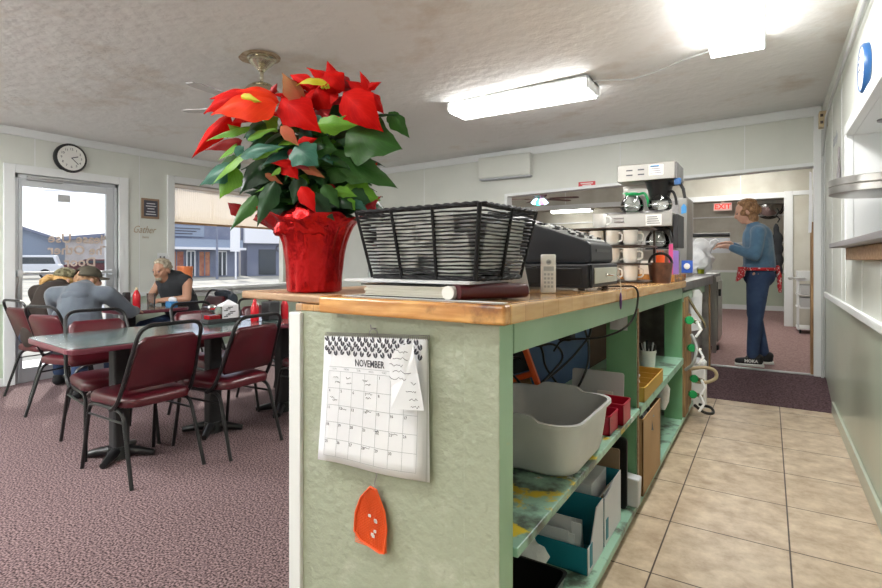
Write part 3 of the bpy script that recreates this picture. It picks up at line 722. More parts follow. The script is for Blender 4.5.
t = thing('slim_cart', 'white rolling drawer cart standing right of the inner doorway', 'cart', (.56, 9.3, .14))
b = MB()
for x in (-.21, .19):
    for y in (-.2, .2): b.box(x, x+.02, y-.01, y+.01, .05, .80)
b.box(-.22, .22, -.22, .22, .76, .90); b.box(-.22, .22, -.22, .22, .36, .385); b.box(-.22, .22, -.22, .22, .06, .085); b.box(-.22, .22, -.22, .22, .55, .565); b.build('frame', 'trim', t, bevel=.004)
for z in (.385, .57): 
    b = MB(); b.box(-.18, .18, -.215, .2, z, z+.13); b.build('drawer', 'grey', t, bevel=.006)
for x in (-.18, .18):
    for y in (-.18, .18):
        b = MB(); b.cyl((x-.012, y, .028), (x+.012, y, .028), .028, n=14); b.build('wheel', 'black', t)
b = MB(); b.cyl((-.3, -.24, .80), (-.12, -.24, .80), .012); b.ell((-.3, -.24, .8), .03); b.build('handle', 'grey', t, smooth=True)
# ================================================================= SERVICE COUNTER
def zt(y): return 1.100-.0155*(y-1.04)      # the old counter sags a little towards its far end
CX0, CX1, CY0, CY1 = -1.22, -.518, 1.08, 4.02
ct = thing('service_counter', 'long pale green open-shelved service counter with stained lower shelves', 'counter', (-.87, CY0, 0))
b = MB(); b.box(CX0+.05, CX1-.075, CY0, CY0+.03, 0, 1.052); b.build('end_panel', 'panel', ct, world=True)
b = MB(); b.box(CX1-.095, CX1, CY0-.009, CY0+.066, 0, 1.05); o = b.build('corner_post', ['panel', 'green'], ct, world=True, bevel=.003)
for p in o.data.polygons:
    if p.normal.x > .5: p.material_index = 1
b = MB(); b.box(CX0+.010, CX0+.058, CY0-.012, CY0+.05, 0, 1.045); b.build('corner_trim', 'trim', ct, world=True, bevel=.003)
b = MB(); b.box(CX0, CX0+.02, CY0+.05, CY1, 0, 1.0); b.build('back_panel', 'green_wall', ct, world=True)
b = MB(); b.box(-.98, -.965, CY0+.03, 3.30, .1, 1.0, 0); b.build('inner_back', 'blueback', ct, world=True)
b = MB(); b.box(-.98, -.965, 3.31, CY1, .1, .98, 0); b.box(-.962, -.95, 3.35, 3.75, .78, .87, 1); b.build('inner_back', ['brownback', 'blueback'], ct, world=True)
b = MB()
b.hexa([(CX1-.022, CY0+.068, zt(CY0)-.124), (CX1+.002, CY0+.068, zt(CY0)-.124), (CX1, 4.03, zt(4.03)-.124), (CX1-.022, 4.03, zt(4.03)-.124)],
       [(CX1-.022, CY0+.068, zt(CY0)-.046), (CX1+.002, CY0+.068, zt(CY0)-.046), (CX1, 4.03, zt(4.03)-.046), (CX1-.022, 4.03, zt(4.03)-.046)])
b.build('fascia', 'green', ct, world=True, bevel=.002)
b = MB(); b.box(-.66, CX1-.003, 2.53, 2.55, .07, .975); b.build('divider_post', 'green_d', ct, world=True, bevel=.002)
b = MB(); b.box(-.635, CX1, 4.0, 4.025, .07, .96); b.build('divider_post', 'green_d', ct, world=True, bevel=.002)
b = MB(); b.box(-.965, CX1+.012, CY0+.066, 2.53, .488, .512); o = b.build('middle_shelf', 'shelf', ct, world=True, bevel=.003)
ms = mat('stained_shelf', (.27, .47, .35), .35, col2=(.33, .54, .40), cs=4)
add_stain(ms, (.06, .075, .06), 3.2, .44, .54, loc=(1.5, .2, 0)); add_stain(ms, (.62, .64, .62), 7, .57, .62, loc=(2.7, 1, 0)); add_stain(ms, (.62, .46, .02), 8, .555, .60, loc=(.3, 4.2, 0), detail=9)
o.data.materials[0] = ms
b = MB(); b.box(-.965, CX1+.010, 2.55, 4.0, .468, .512); b.build('middle_shelf', 'shelf', ct, world=True, bevel=.003)
b = MB(); b.box(CX0+.02, CX1+.005, CY0+.03, 4.6, .045, .075); b.build('bottom_shelf', 'shelf', ct, world=True, bevel=.003)
b = MB(); b.box(CX0+.02, CX1-.05, CY0+.03, 4.55, 0, .045); b.build('kick_board', 'board', ct, world=True)
b = MB(); b.box(CX1-.0, CX1+.006, 2.528, 2.540, .07, .975); b.build('edge_strip', 'oldwood', ct, world=True)
# worktop
t = thing('countertop', 'glossy honey wooden countertop with a worn chipped front corner', 'countertop', (-.85, 1.04, 1.054))
def slab(x0, x1, y0, y1, th, dz=0.):
    b = MB(); b.hexa([(x0, y0, zt(y0)-th+dz), (x1, y0, zt(y0)-th+dz), (x1, y1, zt(y1)-th+dz), (x0, y1, zt(y1)-th+dz)],
                     [(x0, y0, zt(y0)+dz), (x1, y0, zt(y0)+dz), (x1, y1, zt(y1)+dz), (x0, y1, zt(y1)+dz)]); return b
slab(-.512, -.49, 1.0755, 4.0, .046).build('side_edge', 'edgeblock', t, world=True, bevel=.005, seg=2)
slab(-1.06, -.5125, 1.0755, 4.0, .046).build('top_board', 'wood', t, world=True, bevel=.004, seg=2)
slab(-1.06, -.49, 1.04, 1.075, .046).build('front_edge', 'woodx', t, world=True, bevel=.007, seg=3)
b = MB(); b.hexa([(-1.50, 1.12, zt(1.1)-.027), (-1.062, 1.085, zt(1.1)-.027), (-1.062, 4.0, zt(4)-.027), (-1.46, 4.0, zt(4)-.027)], [(-1.50, 1.12, zt(1.1)-.002), (-1.062, 1.085, zt(1.1)-.002), (-1.062, 4.0, zt(4)-.002), (-1.46, 4.0, zt(4)-.002)])
b.build('bar_board', 'oldwood', t, world=True, bevel=.006, seg=3)
b = MB(); b.box(-1.17, -1.062, 1.08, 1.12, 1.048, 1.07); b.build('cleat', 'wood', t, world=True, bevel=.002)
b = MB(); b.box(-1.20, -1.175, 1.085, 1.13, 1.048, 1.07); b.build('cleat', 'oldwood', t, world=True, bevel=.002)

# ---- calendar
Tp = frame((1, 0, 0), (0, 0, 1), (0, CY0-.004, 0))        # panel plane: local x = world x, y = world z, +z = towards room
cal = thing('wall_calendar', 'November wall calendar with black leaf print hanging on the green end panel', 'calendar', (-.885, CY0-.004, .98))
def calz(u, v): return .987+.018*u+(-.349-.002*u)*v+.003*math.sin(u*7)*v
def sheet(x0, x1, x2, x3, z0, z1, off, curl=.012, n=10):
    b = MB(); vs = []
    for j in range(n+1):
        v = j/n
        for i in range(n+1):
            u = i/n
            xa = x0+(x2-x0)*v; xb = x1+(x3-x1)*v
            y = CY0-.006-off-curl*v*v*(1+.6*math.sin(u*3+1))
            zz = z0+(z1-z0)*v+ (.004*math.sin(u*7)*v) + (.03*(1-u)*v)*0
            vs.append((xa+(xb-xa)*u, y, calz(u, v)+z0))
    fs = [(j*(n+1)+i, j*(n+1)+i+1, (j+1)*(n+1)+i+1, (j+1)*(n+1)+i) for j in range(n) for i in range(n)]
    b.add(vs, fs); return b
for k in range(4):
    sheet(-1.059, -.713, -1.076, -.722+.005*k, -.0015*k, 0, .001+.002*(4-k), .003+.001*(4-k)).build('page', 'paper' if k == 0 else 'papers2' if k == 2 else 'paper', cal, world=True, smooth=True, solid=.0008)
FYc = CY0-.030
b = MB()
for i in range(54):
    x = -1.055+.345*i/53; b.tube([(x, CY0-.012+.006*math.cos(a), .990+.018*i/53+.006*math.sin(a)) for a in [q*PI/4 for q in range(8)]], .0009, 4, closed=True)
b.build('wire_binding', 'greytrim', cal, world=True)
b = MB(); b.tube([(-.90, CY0-.012, .998), (-.897, CY0-.012, 1.012), (-.885, CY0-.012, 1.018), (-.873, CY0-.012, 1.012), (-.87, CY0-.012, .998)], .0015, 5); b.tube([(-.885, CY0-.002, 1.018), (-.885, CY0-.022, 1.02), (-.885, CY0-.024, 1.03)], .0022, 6)
b.build('hook', 'greytrim', cal, world=True)
# front page prints follow the page surface
def pagept(u, v, lift=.0012):
    xa = -1.059+(-1.076+1.059)*v; xb = -.713+(-.722+.713)*v
    y = CY0-.006-(.001+.002*4)-(.003+.004)*v*v*(1+.6*math.sin(u*3+1))
    return Vector((xa+(xb-xa)*u, y-lift, calz(u, v)))
def pageframe(u, v):
    e = .01; p = pagept(u, v); x = pagept(u+e, v)-p; yv = pagept(u, v-e)-p
    return frame(x, (yv-x.normalized()*yv.dot(x.normalized())), p)
random.seed(3)
b = MB()
for j in range(4):
    for i in range(14):
        u = .03+.95*(i+.5*(j % 2))/14; v = .024+.036*j+random.uniform(-.004, .004); a = random.choice((-.7, .6, .2, -.3))
        if u > .985 or (j == 3 and random.random() < .25): continue
        T = pageframe(u, v) @ Matrix.Rotation(a, 4, 'Z')
        for side in (-1, 1):
            pts = [(0, -.008), (side*.0058, -.004), (side*.0075, .003), (side*.004, .0085), (side*.0008, .003)]
            b.add([(x, y, .0004) for x, y in pts], [tuple(range(5)) if side > 0 else tuple(reversed(range(5)))], T=T)
b.build('leaf_print', 'ink', cal, world=True)
text('NOVEMBER', .026, pageframe(.48, .205), 'ink', 'lettering', cal, ext=.0002, sx=.75, bold=.0003)
for i, s in enumerate(('SUN', 'MON', 'TUE', 'WED', 'THU', 'FRI', 'SAT')):
    text(s, .0075, pageframe(.125+.125*i+.0, .262), 'line', 'lettering', cal, ext=.0001)
b = MB()
def strip(u0, v0, u1, v1, w=.0006, n=8):
    for k in range(n):
        a = pagept(u0+(u1-u0)*k/n, v0+(v1-v0)*k/n); c = pagept(u0+(u1-u0)*(k+1)/n, v0+(v1-v0)*(k+1)/n)
        d = (c-a).normalized(); q = d.cross(Vector((0, 1, 0)))*w
        b.add([a-q, c-q, c+q, a+q], [(0, 1, 2, 3)])
for j in range(6): strip(.065, .28+.135*j, .94, .28+.135*j)
for i in range(8): strip(.065+.125*i, .28, .065+.125*i, .955)
strip(.065, .245, .94, .245)
b.build('ruled_grid', 'line', cal, world=True)
d = 1
for j in range(5):
    for i in range(7):
        if j == 0 and i < 4: continue
        if d > 30: break
        text(str(d), .011, pageframe(.083+.125*i, .302+.135*j), 'ink', 'date_number', cal, ext=.0001); d += 1
b = MB()
for (u, v) in ((.45, .36), (.47, .43), (.46, .46), (.09, .49), (.12, .51), (.47, .56), (.22, .575), (.72, .70), (.55, .695), (.47, .83), (.42, .335), (.12, .33), (.25, .33), (.14, .365), (.26, .37)):
    P = [pagept(u+.007*k, v+random.uniform(-.008, .008)) for k in range(8)]
    b = MB(); b.tube(P, .0005, 4); b.build('handwriting', 'ink', cal, world=True)
# note
nt_ = thing('paper_note', 'torn handwritten paper note pinned over the calendar corner', 'note', (-.77, CY0-.03, .95))
b = MB()
pl = [(-.765, .990), (-.740, .994), (-.735, .965), (-.725, .925), (-.718, .90), (-.706, .835), (-.80, .828), (-.806, .88), (-.815, .925), (-.808, .950), (-.79, .975)]
vs = [(x, CY0-.034-.03*abs(noise.noise((x*22, z*22, 0))), z) for x, z in pl]; c = (-.76, CY0-.040, .91)
b.add(vs+[c], [(i, (i+1) % len(pl), len(pl)) for i in range(len(pl))]); b.build('torn_sheet', 'paper', nt_, world=True, solid=.0008)
b = MB()
for z, x0, x1 in ((.975, -.782, -.745), (.958, -.79, -.745), (.94, -.80, -.76), (.925, -.79, -.735), (.907, -.80, -.75), (.90, -.735, -.72), (.88, -.75, -.72), (.862, -.74, -.715), (.845, -.735, -.71)):
    b = MB(); b.tube([(x0+(x1-x0)*k/9, CY0-.052-.0, z+random.uniform(-.0035, .0035)) for k in range(10)], .0007, 4); b.build('handwriting', 'ink', nt_, world=True)
# fly swatter head
sw = thing('fly_swatter', 'orange plastic fly swatter hanging upside down below the calendar', 'fly swatter', (-.885, CY0-.012, .60))
ol = [(-.892, .600), (-.872, .596), (-.845, .545), (-.838, .50), (-.846, .437), (-.862, .434), (-.925, .449), (-.948, .468), (-.944, .520), (-.925, .565)]
b = MB()
b.tube([(x, CY0-.016, z) for x, z in ol], .0028, 6, closed=True)
xs_ = lambda z: (-.892-.056*min(1, (.6-z)/.10)**.8, -.872+.034*min(1, (.596-z)/.11)**.8)
z = .592
while z > .440:
    a, c = xs_(z); b.box(a+.001, c-.001, CY0-.0145, CY0-.0135, z-.0022, z-.0004); z -= .0042
for k in range(15):
    u = (k+.5)/15; pts = []
    for q in range(8):
        z = .592-.15*q/7; a, c = xs_(z); pts.append((a+(c-a)*u, CY0-.015, max(z, .452 if u < .2 else .438)))
    b.tube(pts, .0011, 4)
b.build('mesh_blade', 'orange', sw, world=True)
b = MB(); b.prism(ol, 0, .0008, T=Matrix(((1, 0, 0, 0), (0, 0, -1, CY0-.0125), (0, 1, 0, 0), (0, 0, 0, 1)))); b.build('web', 'orange', sw, world=True)
b = MB()
for x, z in ((-.892, .525), (-.873, .517), (-.871, .514), (-.874, .488), (-.883, .478), (-.880, .474)): b.box(x-.004, x+.004, CY0-.020, CY0-.0185, z-.0035, z+.0035)
b.build('worn_print', 'white', sw, world=True)
b = MB(); b.tube([(-.882, CY0-.014, .597), (-.884, CY0-.008, .61), (-.878, CY0-.007, .63), (-.886, CY0-.006, .66), (-.885, CY0-.005, .74)], .0013, 5); b.build('wire_handle', 'greytrim', sw, world=True)

# ---- poinsettia in red foil
PX = .00325
pp = thing('potted_poinsettia', 'large red poinsettia in a red foil wrapped pot on the end of the counter', 'potted plant', (-1.245, 1.2, 1.099), math.radians(32.2))
def foil_pot():
    b = MB(); n = 96; prof = [(.001, 0), (.080, 0), (.084, .004), (.086, .04), (.089, .08), (.093, .12), (.100, .155), (.110, .185), (.120, .205), (.136, .225), (.155, .242)]
    vs = []; fs = []
    for j, (r, z) in enumerate(prof):
        t = max(0, (z-.0)/.242)
        for k in range(n):
            a = 2*PI*k/n
            fold = .5*math.sin(5*a+.8)+.3*math.sin(11*a)+.2*math.sin(17*a+2)
            rr = r*(1+.07*t*fold)+.005*noise.noise((math.cos(a)*5, math.sin(a)*5, z*26))*(1 if z > .003 else 0)
            left = max(0, math.cos(a-PI))**8; right = max(0, math.cos(a-.1))**8; front = max(0, math.cos(a+PI/2))**4
            rr += (.045*left+.0*right)*max(0, t-.75)*4
            zz = z+max(0, t-.7)*(.03*math.sin(5*a+.8)+.012*math.sin(13*a))-.05*front*max(0, t-.8)
            vs.append((rr*math.cos(a)+.004, rr*math.sin(a), zz))
    for j in range(len(prof)-1):
        for k in range(n):
            l = (k+1) % n; fs.append((j*n+k, j*n+l, (j+1)*n+l, (j+1)*n+k))
    b.add(vs, fs); o = b.build('foil_wrap', 'foil', pp, smooth=True, solid=.0015)
    # crumpled front collar
    b = MB(); vs = []; m = 16; q = 8
    for j in range(q+1):
        for i in range(m+1):
            u = i/m*2-1; v = j/q
            a = -PI/2+u*.62
            r = .118+.022*math.sin(v*3)+.016*noise.noise((u*2.3, v*2.5, 1))
            z = .185+.085*v*(1-.35*u*u)+.016*noise.noise((u*3.1, v*3, 7))-.012*abs(u)
            vs.append((r*math.cos(a)-.012, r*math.sin(a)*(1-.22*v), z))
    b.add(vs, [(j*(m+1)+i, j*(m+1)+i+1, (j+1)*(m+1)+i+1, (j+1)*(m+1)+i) for j in range(q) for i in range(m)])
    b.build('foil_collar', 'foil', pp, smooth=True, solid=.0015)
    b = MB(); b.lathe([(.001, .20), (.10, .20), (.103, .19)], n=24, cap0=False); b.build('soil', 'brownback', pp)
foil_pot()
def leafgeo(mb, B, Tp_, w, roll=0., curl=.12, fold=.25, lobes=0., n=12, wav=.0, face=(0, -1, .35)):
    B = Vector(B); Tq = Vector(Tp_); ax = Tq-B; L = ax.length; a = ax.normalized()
    nv = Vector(face); nv = nv-a*nv.dot(a); nv.normalize(); nv = Matrix.Rotation(roll, 3, a) @ nv
    s = a.cross(nv); vs = []; uv = []; ks = (-1, -.66, -.33, 0, .33, .66, 1)
    for i in range(n+1):
        t = i/n
        wd = (math.sin(PI*min(1, t**.66))**.85)*(1-.20*t)*1.16
        if t > .62: wd *= 1-.42*(t-.62)/.38
        if lobes: wd *= 1+lobes*math.cos((t-.42)*16)*(.2 < t < .8)
        if t == 0: wd = .02
        if t == 1: wd = .004
        for k in ks:
            h = abs(k)*w*wd*.5*fold
            if wav: h += wav*w*math.sin(t*15+k*2)*abs(k)*.6
            p = B+a*(L*t)+s*(k*w*.5*wd)+nv*(curl*L*4*t*(1-t)-h)
            vs.append(p); uv.append((k, t))
    c = len(ks); fs = [(i*c+k, i*c+k+1, (i+1)*c+k+1, (i+1)*c+k) for i in range(n) for k in range(c-1)]
    mb.add(vs, fs); mb.luv = getattr(mb, 'luv', [])+uv
def leafbuild(mb, name, m, parent):
    o = mb.build(name, m, parent, smooth=80); me = o.data
    lay = me.uv_layers.new(name='UVMap')
    for lp in me.loops: lay.data[lp.index].uv = mb.luv[lp.vertex_index]
    return o
def pc(px, py, dep):      # flower plan: column, row of a 3.25 mm grid, depth from the pot axis
    k = 1+dep/1.68; return Vector(((px-310)*PX*k, dep, .1+((292-py)*PX-.1)*k))
# (material, base, tip, width px, depth base, depth tip, roll, curl, fold)
LV = [
 ('lf_orange', (283, 104), (244, 93), 24, -.08, -.13, .2, .16, .2), ('lf_red', (254, 98), (211, 116), 23, -.10, -.12, .1, .12, .3),
 ('lf_red', (258, 96), (214, 101), 12, -.09, -.09, -.5, .10, .3), ('lf_orange', (284, 106), (221, 117), 34, -.12, -.15, .25, .14, .25),
 ('lf_red', (276, 108), (236, 126), 20, -.11, -.10, .3, .1, .3), ('lf_red', (236, 117), (199, 160), 15, -.10, -.12, -.4, .07, .5), ('lf_red', (241, 118), (232, 140), 13, -.09, -.09, .4, .05, .5),
 ('lf_yellow', (250, 98), (272, 104), 8, -.145, -.155, .5, .1, .3), ('lf_dred', (274, 96), (281, 85), 6, -.07, -.08, .4, .1, .4),
 ('lf_pink', (306, 103), (287, 75), 19, -.10, -.10, .35, .08, .3), ('lf_pink', (300, 118), (283, 98), 10, -.06, -.06, .6, .1, .3),
 ('lf_red', (315, 88), (290, 77), 13, -.06, -.04, -.3, .1, .2), ('lf_red', (318, 94), (304, 78), 15, -.05, -.05, .3, .1, .2),
 ('lf_red', (286, 100), (329, 135), 33, -.10, -.13, .1, .10, .3), ('lf_red', (292, 101), (314, 131), 22, -.08, -.10, -.3, .10, .3),
 ('lf_red', (318, 90), (330, 118), 26, -.06, -.06, .1, .10, .3), ('lf_red', (308, 98), (318, 99), 18, -.08, -.10, .2, .1, .2),
 ('lf_red', (331, 79), (324, 63), 9, -.01, 0, .1, .05, .3), ('lf_red', (341, 92), (308, 70), 20, -.05, -.06, .2, .12, .3),
 ('lf_red', (326, 74), (347, 95), 23, -.06, -.07, -.1, .12, .2), ('lf_dred', (334, 78), (353, 98), 14, -.02, -.02, .3, .1, .2), ('lf_red', (334, 92), (326, 112), 18, -.05, -.05, .3, .1, .2),
 ('lf_yellow', (334, 85), (303, 88), 10, -.12, -.12, .3, .12, .3), ('lf_red', (338, 76), (318, 92), 16, -.05, -.06, .5, .1, .3),
 ('lf_red', (370, 92), (360, 73), 9, -.05, -.05, .2, .06, .4), ('lf_red', (367, 91), (382, 84), 7, -.05, -.05, .3, .14, .4),
 ('lf_red', (371, 96), (346, 82), 17, -.05, -.05, .2, .1, .3), ('lf_red', (346, 95), (389, 134), 33, -.08, -.11, .25, .13, .3), ('lf_red', (364, 94), (385, 116), 20, -.06, -.06, -.3, .1, .3),
 ('lf_green', (385, 114), (406, 140), 15, .0, .0, .2, .05, .3), ('lf_dark', (366, 118), (398, 117), 3, .0, .0, .2, .05, .3),
 ('lf_green', (348, 135), (407, 151), 52, -.07, -.10, .1, .07, .15), ('lf_green', (358, 128), (396, 141), 18, -.04, -.05, .5, .07, .2),
 ('lf_green', (334, 160), (399, 190), 34, -.05, -.06, -.2, .06, .2), ('lf_green', (320, 152), (368, 184), 24, -.07, -.08, .2, .06, .2),
 ('lf_bright', (324, 127), (366, 127), 15, -.13, -.14, .6, .06, .3), ('lf_blue', (312, 116), (338, 132), 12, -.12, -.12, -.2, .06, .2), ('lf_bright', (332, 130), (354, 117), 6, -.125, -.13, .2, .06, .2),
 ('lf_dark', (318, 122), (360, 108), 18, -.02, -.02, .2, .06, .2), ('lf_green', (340, 118), (372, 122), 16, -.05, -.05, .6, .06, .2),
 ('lf_blue', (303, 148), (329, 168), 28, -.14, -.16, .1, .06, .15), ('lf_green', (318, 145), (342, 152), 20, -.10, -.10, .3, .06, .2),
 ('lf_pink', (290, 128), (309, 148), 10, -.15, -.15, .3, .06, .3), ('lf_red', (304, 146), (324, 140), 10, -.12, -.12, .3, .06, .3),
 ('lf_red', (304, 166), (279, 165), 9, -.13, -.14, .2, .12, .3), ('lf_red', (291, 162), (307, 181), 16, -.13, -.14, .1, .08, .3), ('lf_dred', (294, 160), (320, 172), 10, -.12, -.14, .1, .08, .3),
 ('lf_pink', (308, 166), (333, 180), 9, -.13, -.13, .1, .08, .3), ('lf_dred', (300, 150), (296, 162), 14, -.11, -.11, .1, .08, .3),
 ('lf_red', (310, 188), (327, 214), 14, -.15, -.17, .1, .05, .3), ('lf_dred', (340, 192), (328, 186), 12, -.11, -.11, .1, .08, .3),
 ('lf_bright', (253, 153), (221, 187), 15, -.13, -.14, .5, .05, .3), ('lf_blue', (240, 167), (207, 187), 21, -.11, -.12, .1, .06, .2), ('lf_bright', (243, 168), (227, 200), 24, -.12, -.12, .0, .04, .15),
 ('lf_bright', (244, 145), (225, 162), 10, -.12, -.12, .3, .04, .3), ('lf_blue', (243, 149), (253, 158), 10, -.13, -.13, .3, .04, .2),
 ('lf_blue', (249, 158), (295, 149), 14, -.14, -.15, .0, .08, .2), ('lf_bright', (262, 161), (294, 149), 6, -.15, -.155, .2, .06, .2),
 ('lf_blue', (253, 138), (272, 137), 10, -.13, -.13, .2, .08, .2), ('lf_bright', (256, 142), (286, 130), 7, -.14, -.14, .1, .06, .2), ('lf_green', (262, 144), (292, 141), 12, -.09, -.09, .3, .06, .2),
 ('lf_bright', (258, 128), (214, 143), 11, -.12, -.13, .3, .06, .4), ('lf_bright', (248, 136), (234, 126), 10, -.11, -.11, .2, .08, .2),
 ('lf_dred', (246, 142), (210, 152), 13, -.08, -.09, .1, .06, .3), ('lf_green', (270, 125), (248, 140), 20, -.09, -.09, .2, .08, .2), ('lf_bright', (268, 120), (282, 134), 18, -.08, -.09, .0, .08, .2), ('lf_green', (286, 122), (304, 134), 18, -.08, -.09, .0, .08, .2),
 ('lf_dark', (274, 160), (245, 196), 30, -.09, -.10, .2, .06, .2), ('lf_dark', (272, 166), (266, 198), 26, -.08, -.09, .0, .06, .2), ('lf_green', (242, 160), (218, 175), 20, -.06, -.06, .2, .06, .2),
 ('lf_bright', (284, 184), (262, 194), 6, -.12, -.12, .4, .06, .3), ('lf_green', (264, 196), (239, 232), 15, -.13, -.14, .1, .06, .3), ('lf_dred', (247, 214), (233, 204), 13, -.10, -.10, .1, .1, .4),
 ('lf_dark', (283, 182), (266, 228), 18, -.13, -.14, .1, .05, .3), ('lf_bright', (258, 205), (256, 218), 8, -.1, -.1, .1, .05, .3), ('lf_red', (266, 200), (264, 216), 8, -.1, -.1, .1, .05, .3),
 ('lf_bright', (289, 169), (279, 178), 6, -.14, -.14, .1, .05, .3), ('lf_bright', (346, 188), (382, 202), 24, -.06, -.06, .3, .05, .2), ('lf_dark', (352, 194), (374, 204), 18, -.08, -.08, .1, .05, .2),
 ('lf_bright', (340, 190), (362, 198), 10, -.10, -.10, .3, .05, .3), ('lf_bright', (352, 200), (360, 212), 9, -.10, -.10, .3, .05, .3), ('lf_blue', (356, 202), (372, 212), 8, -.09, -.09, .1, .05, .2),
 ('lf_dred', (366, 210), (383, 197), 7, -.06, -.06, .1, .05, .4), ('lf_dred', (370, 204), (378, 212), 7, -.06, -.06, .1, .05, .4), ('lf_red', (368, 170), (374, 164), 5, .0, .0, .1, .05, .4),
 ('lf_dark', (320, 196), (342, 222), 16, -.13, -.13, .1, .05, .2), ('lf_green', (330, 186), (346, 210), 14, -.12, -.12, -.2, .05, .2), ('lf_dark', (306, 178), (300, 206), 16, -.11, -.12, .1, .05, .2),
 ('lf_green', (330, 172), (352, 182), 20, -.08, -.08, .2, .05, .2), ('lf_pink', (272, 175), (290, 186), 6, -.12, -.12, .1, .05, .2), ('lf_red', (345, 158), (352, 148), 6, .0, 0, .1, .05, .2),
]
random.seed(11)
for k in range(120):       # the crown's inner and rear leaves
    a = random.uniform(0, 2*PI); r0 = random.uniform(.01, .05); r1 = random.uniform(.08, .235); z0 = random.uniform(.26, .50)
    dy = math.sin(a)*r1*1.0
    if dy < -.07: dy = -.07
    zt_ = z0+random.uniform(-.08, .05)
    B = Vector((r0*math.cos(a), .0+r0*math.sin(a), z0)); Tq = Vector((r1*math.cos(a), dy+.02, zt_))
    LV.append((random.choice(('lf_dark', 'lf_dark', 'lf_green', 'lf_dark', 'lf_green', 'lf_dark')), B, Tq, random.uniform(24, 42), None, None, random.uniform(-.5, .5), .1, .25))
for k in range(18):       # bracts on the far side of the crown
    a = random.uniform(.1, PI-.1); r1 = random.uniform(.09, .17)
    B = Vector((.03*math.cos(a), .04, .60)); Tq = Vector((r1*math.cos(a)+.02, .04+r1*math.sin(a), .57+random.uniform(-.05, .06)))
    LV.append((random.choice(('lf_red', 'lf_dred')), B, Tq, random.uniform(18, 28), None, None, random.uniform(-.3, .3), .1, .25))
for k in range(75):       # smaller outward leaves of the front half
    a = random.uniform(PI, 2*PI); r1 = random.uniform(.12, .225); z0 = random.uniform(.27, .52)
    B = Vector((.45*r1*math.cos(a), .35*r1*math.sin(a), z0+.01)); Tq = Vector((r1*math.cos(a), max(-.115, .75*r1*math.sin(a)), z0+random.uniform(-.09, .035)))
    LV.append((random.choice(('lf_dark', 'lf_green', 'lf_green', 'lf_dark', 'lf_bright', 'lf_blue', 'lf_dark')), B, Tq, random.uniform(13, 26), None, None, random.uniform(-.6, .6), .1, .3))
for k in range(12):
    a = random.uniform(PI, 2*PI); r1 = random.uniform(.10, .19); z0 = random.uniform(.56, .66)
    B = Vector((.3*r1*math.cos(a), .2*r1*math.sin(a), z0)); Tq = Vector((r1*math.cos(a)+.01, max(-.12, .6*r1*math.sin(a)), z0+random.uniform(-.07, .03)))
    LV.append((random.choice(('lf_red', 'lf_dred', 'lf_red')), B, Tq, random.uniform(12, 22), None, None, random.uniform(-.5, .5), .1, .3))
for q in LV:
    m, B, Tq, w, d0, d1, ro, cu, fo = q
    if d0 is not None: B = pc(*B, d0); Tq = pc(*Tq, d1); fc = (0, -1, .35)
    else: fc = (0, -.4, 1)
    b = MB(); red = m in ('lf_red', 'lf_orange', 'lf_dred', 'lf_pink', 'lf_yellow')
    leafgeo(b, B, Tq, w*PX*random.uniform(.92, 1.05), ro+random.uniform(-.15, .15), cu*random.uniform(.8, 1.7), fo*1.5, lobes=.10 if red else .13, wav=.05 if red else .035, face=fc)
    leafbuild(b, 'bract' if red else 'leaf', m, pp)
b = MB(); random.seed(5)
for (px, py, dep) in ((270, 110, -.08), (300, 105, -.07), (330, 90, -.04), (366, 96, -.04), (340, 130, 0), (262, 150, -.06), (290, 150, 0), (350, 160, 0), (300, 90, .06)):
    e = pc(px, py, dep); s0 = Vector((random.uniform(-.04, .04), random.uniform(-.03, .03), .19))
    b.tube([s0, s0*.5+e*.5+Vector((0, 0, -.03)), e], [.006, .005, .004], 6)
b.build('stems', 'stem', pp, smooth=True)
for (cx, cy, dp) in ((262, 103, -.16), (330, 88, -.12)):
    b = MB()
    for k in range(6): b.ell(pc(cx+random.uniform(-4, 4), cy+random.uniform(-2, 2), dp+.015), .004, n=8)
    b.build('flower_buds', 'lf_yellow', pp, smooth=True)

# ---- things on the countertop
# ring binders / folders under the basket
zb = zt(1.06)
t = thing('ring_binder', 'dark red ring binder lying at an angle under the corner of the wire basket', 'binder', (-.635, 1.100, zb), math.radians(58))
b = MB(); b.box(0, .20, .018, .09, .001, .004); b.box(0, .20, .018, .09, .0345, .0385); b.build('cover', 'maroon', t, bevel=.001)
b = MB(); b.tube([(0, .0195, .0197), (.20, .0195, .0197)], .0188, 20); b.build('spine', 'maroon', t, smooth=50)
b = MB(); b.box(.004, .199, .03, .085, .005, .034); b.build('pages', 'paper', t)
t = thing('ring_binder', 'pale open-edged binder full of pages left of the red binder', 'binder', (-.85, 1.2, zb))
b = MB(); b.box(-.95, -.66, 1.092, 1.38, zb+.001, zb+.004); b.box(-.95, -.69, 1.092, 1.38, zb+.033, zb+.036); b.build('cover', 'clear', t, world=True, bevel=.001)
b = MB()
for k in range(7): b.box(-.945+.004*(k % 3), -.675-.004*(k % 2), 1.098+.003*(k % 2), 1.37, zb+.005+.004*k, zb+.0083+.004*k)
b.build('pages', 'pageedge', t, world=True)
b = MB(); b.cyl((-.672, 1.096, zb+.0185), (-.672, 1.38, zb+.0185), .0175, n=18); b.build('spine', 'ceram', t, world=True, smooth=50)
b = MB(); b.box(-1.03, -.62, 1.115, 1.37, zb+.039, zb+.047); tag(b.build('paper_stack', 'papers2', origin=(-.8, 1.2, zb+.039), bevel=.002), 'thin grey stack of paper directly under the wire basket', 'paper')
b = MB(); b.box(-1.0, -.51, 1.075, 1.099, zb+.0005, zb+.002); tag(b.build('paper_sheet', 'papers2', origin=(-.8, 1.08, zb)), 'flat sheet poking out in front of the red binder', 'paper')
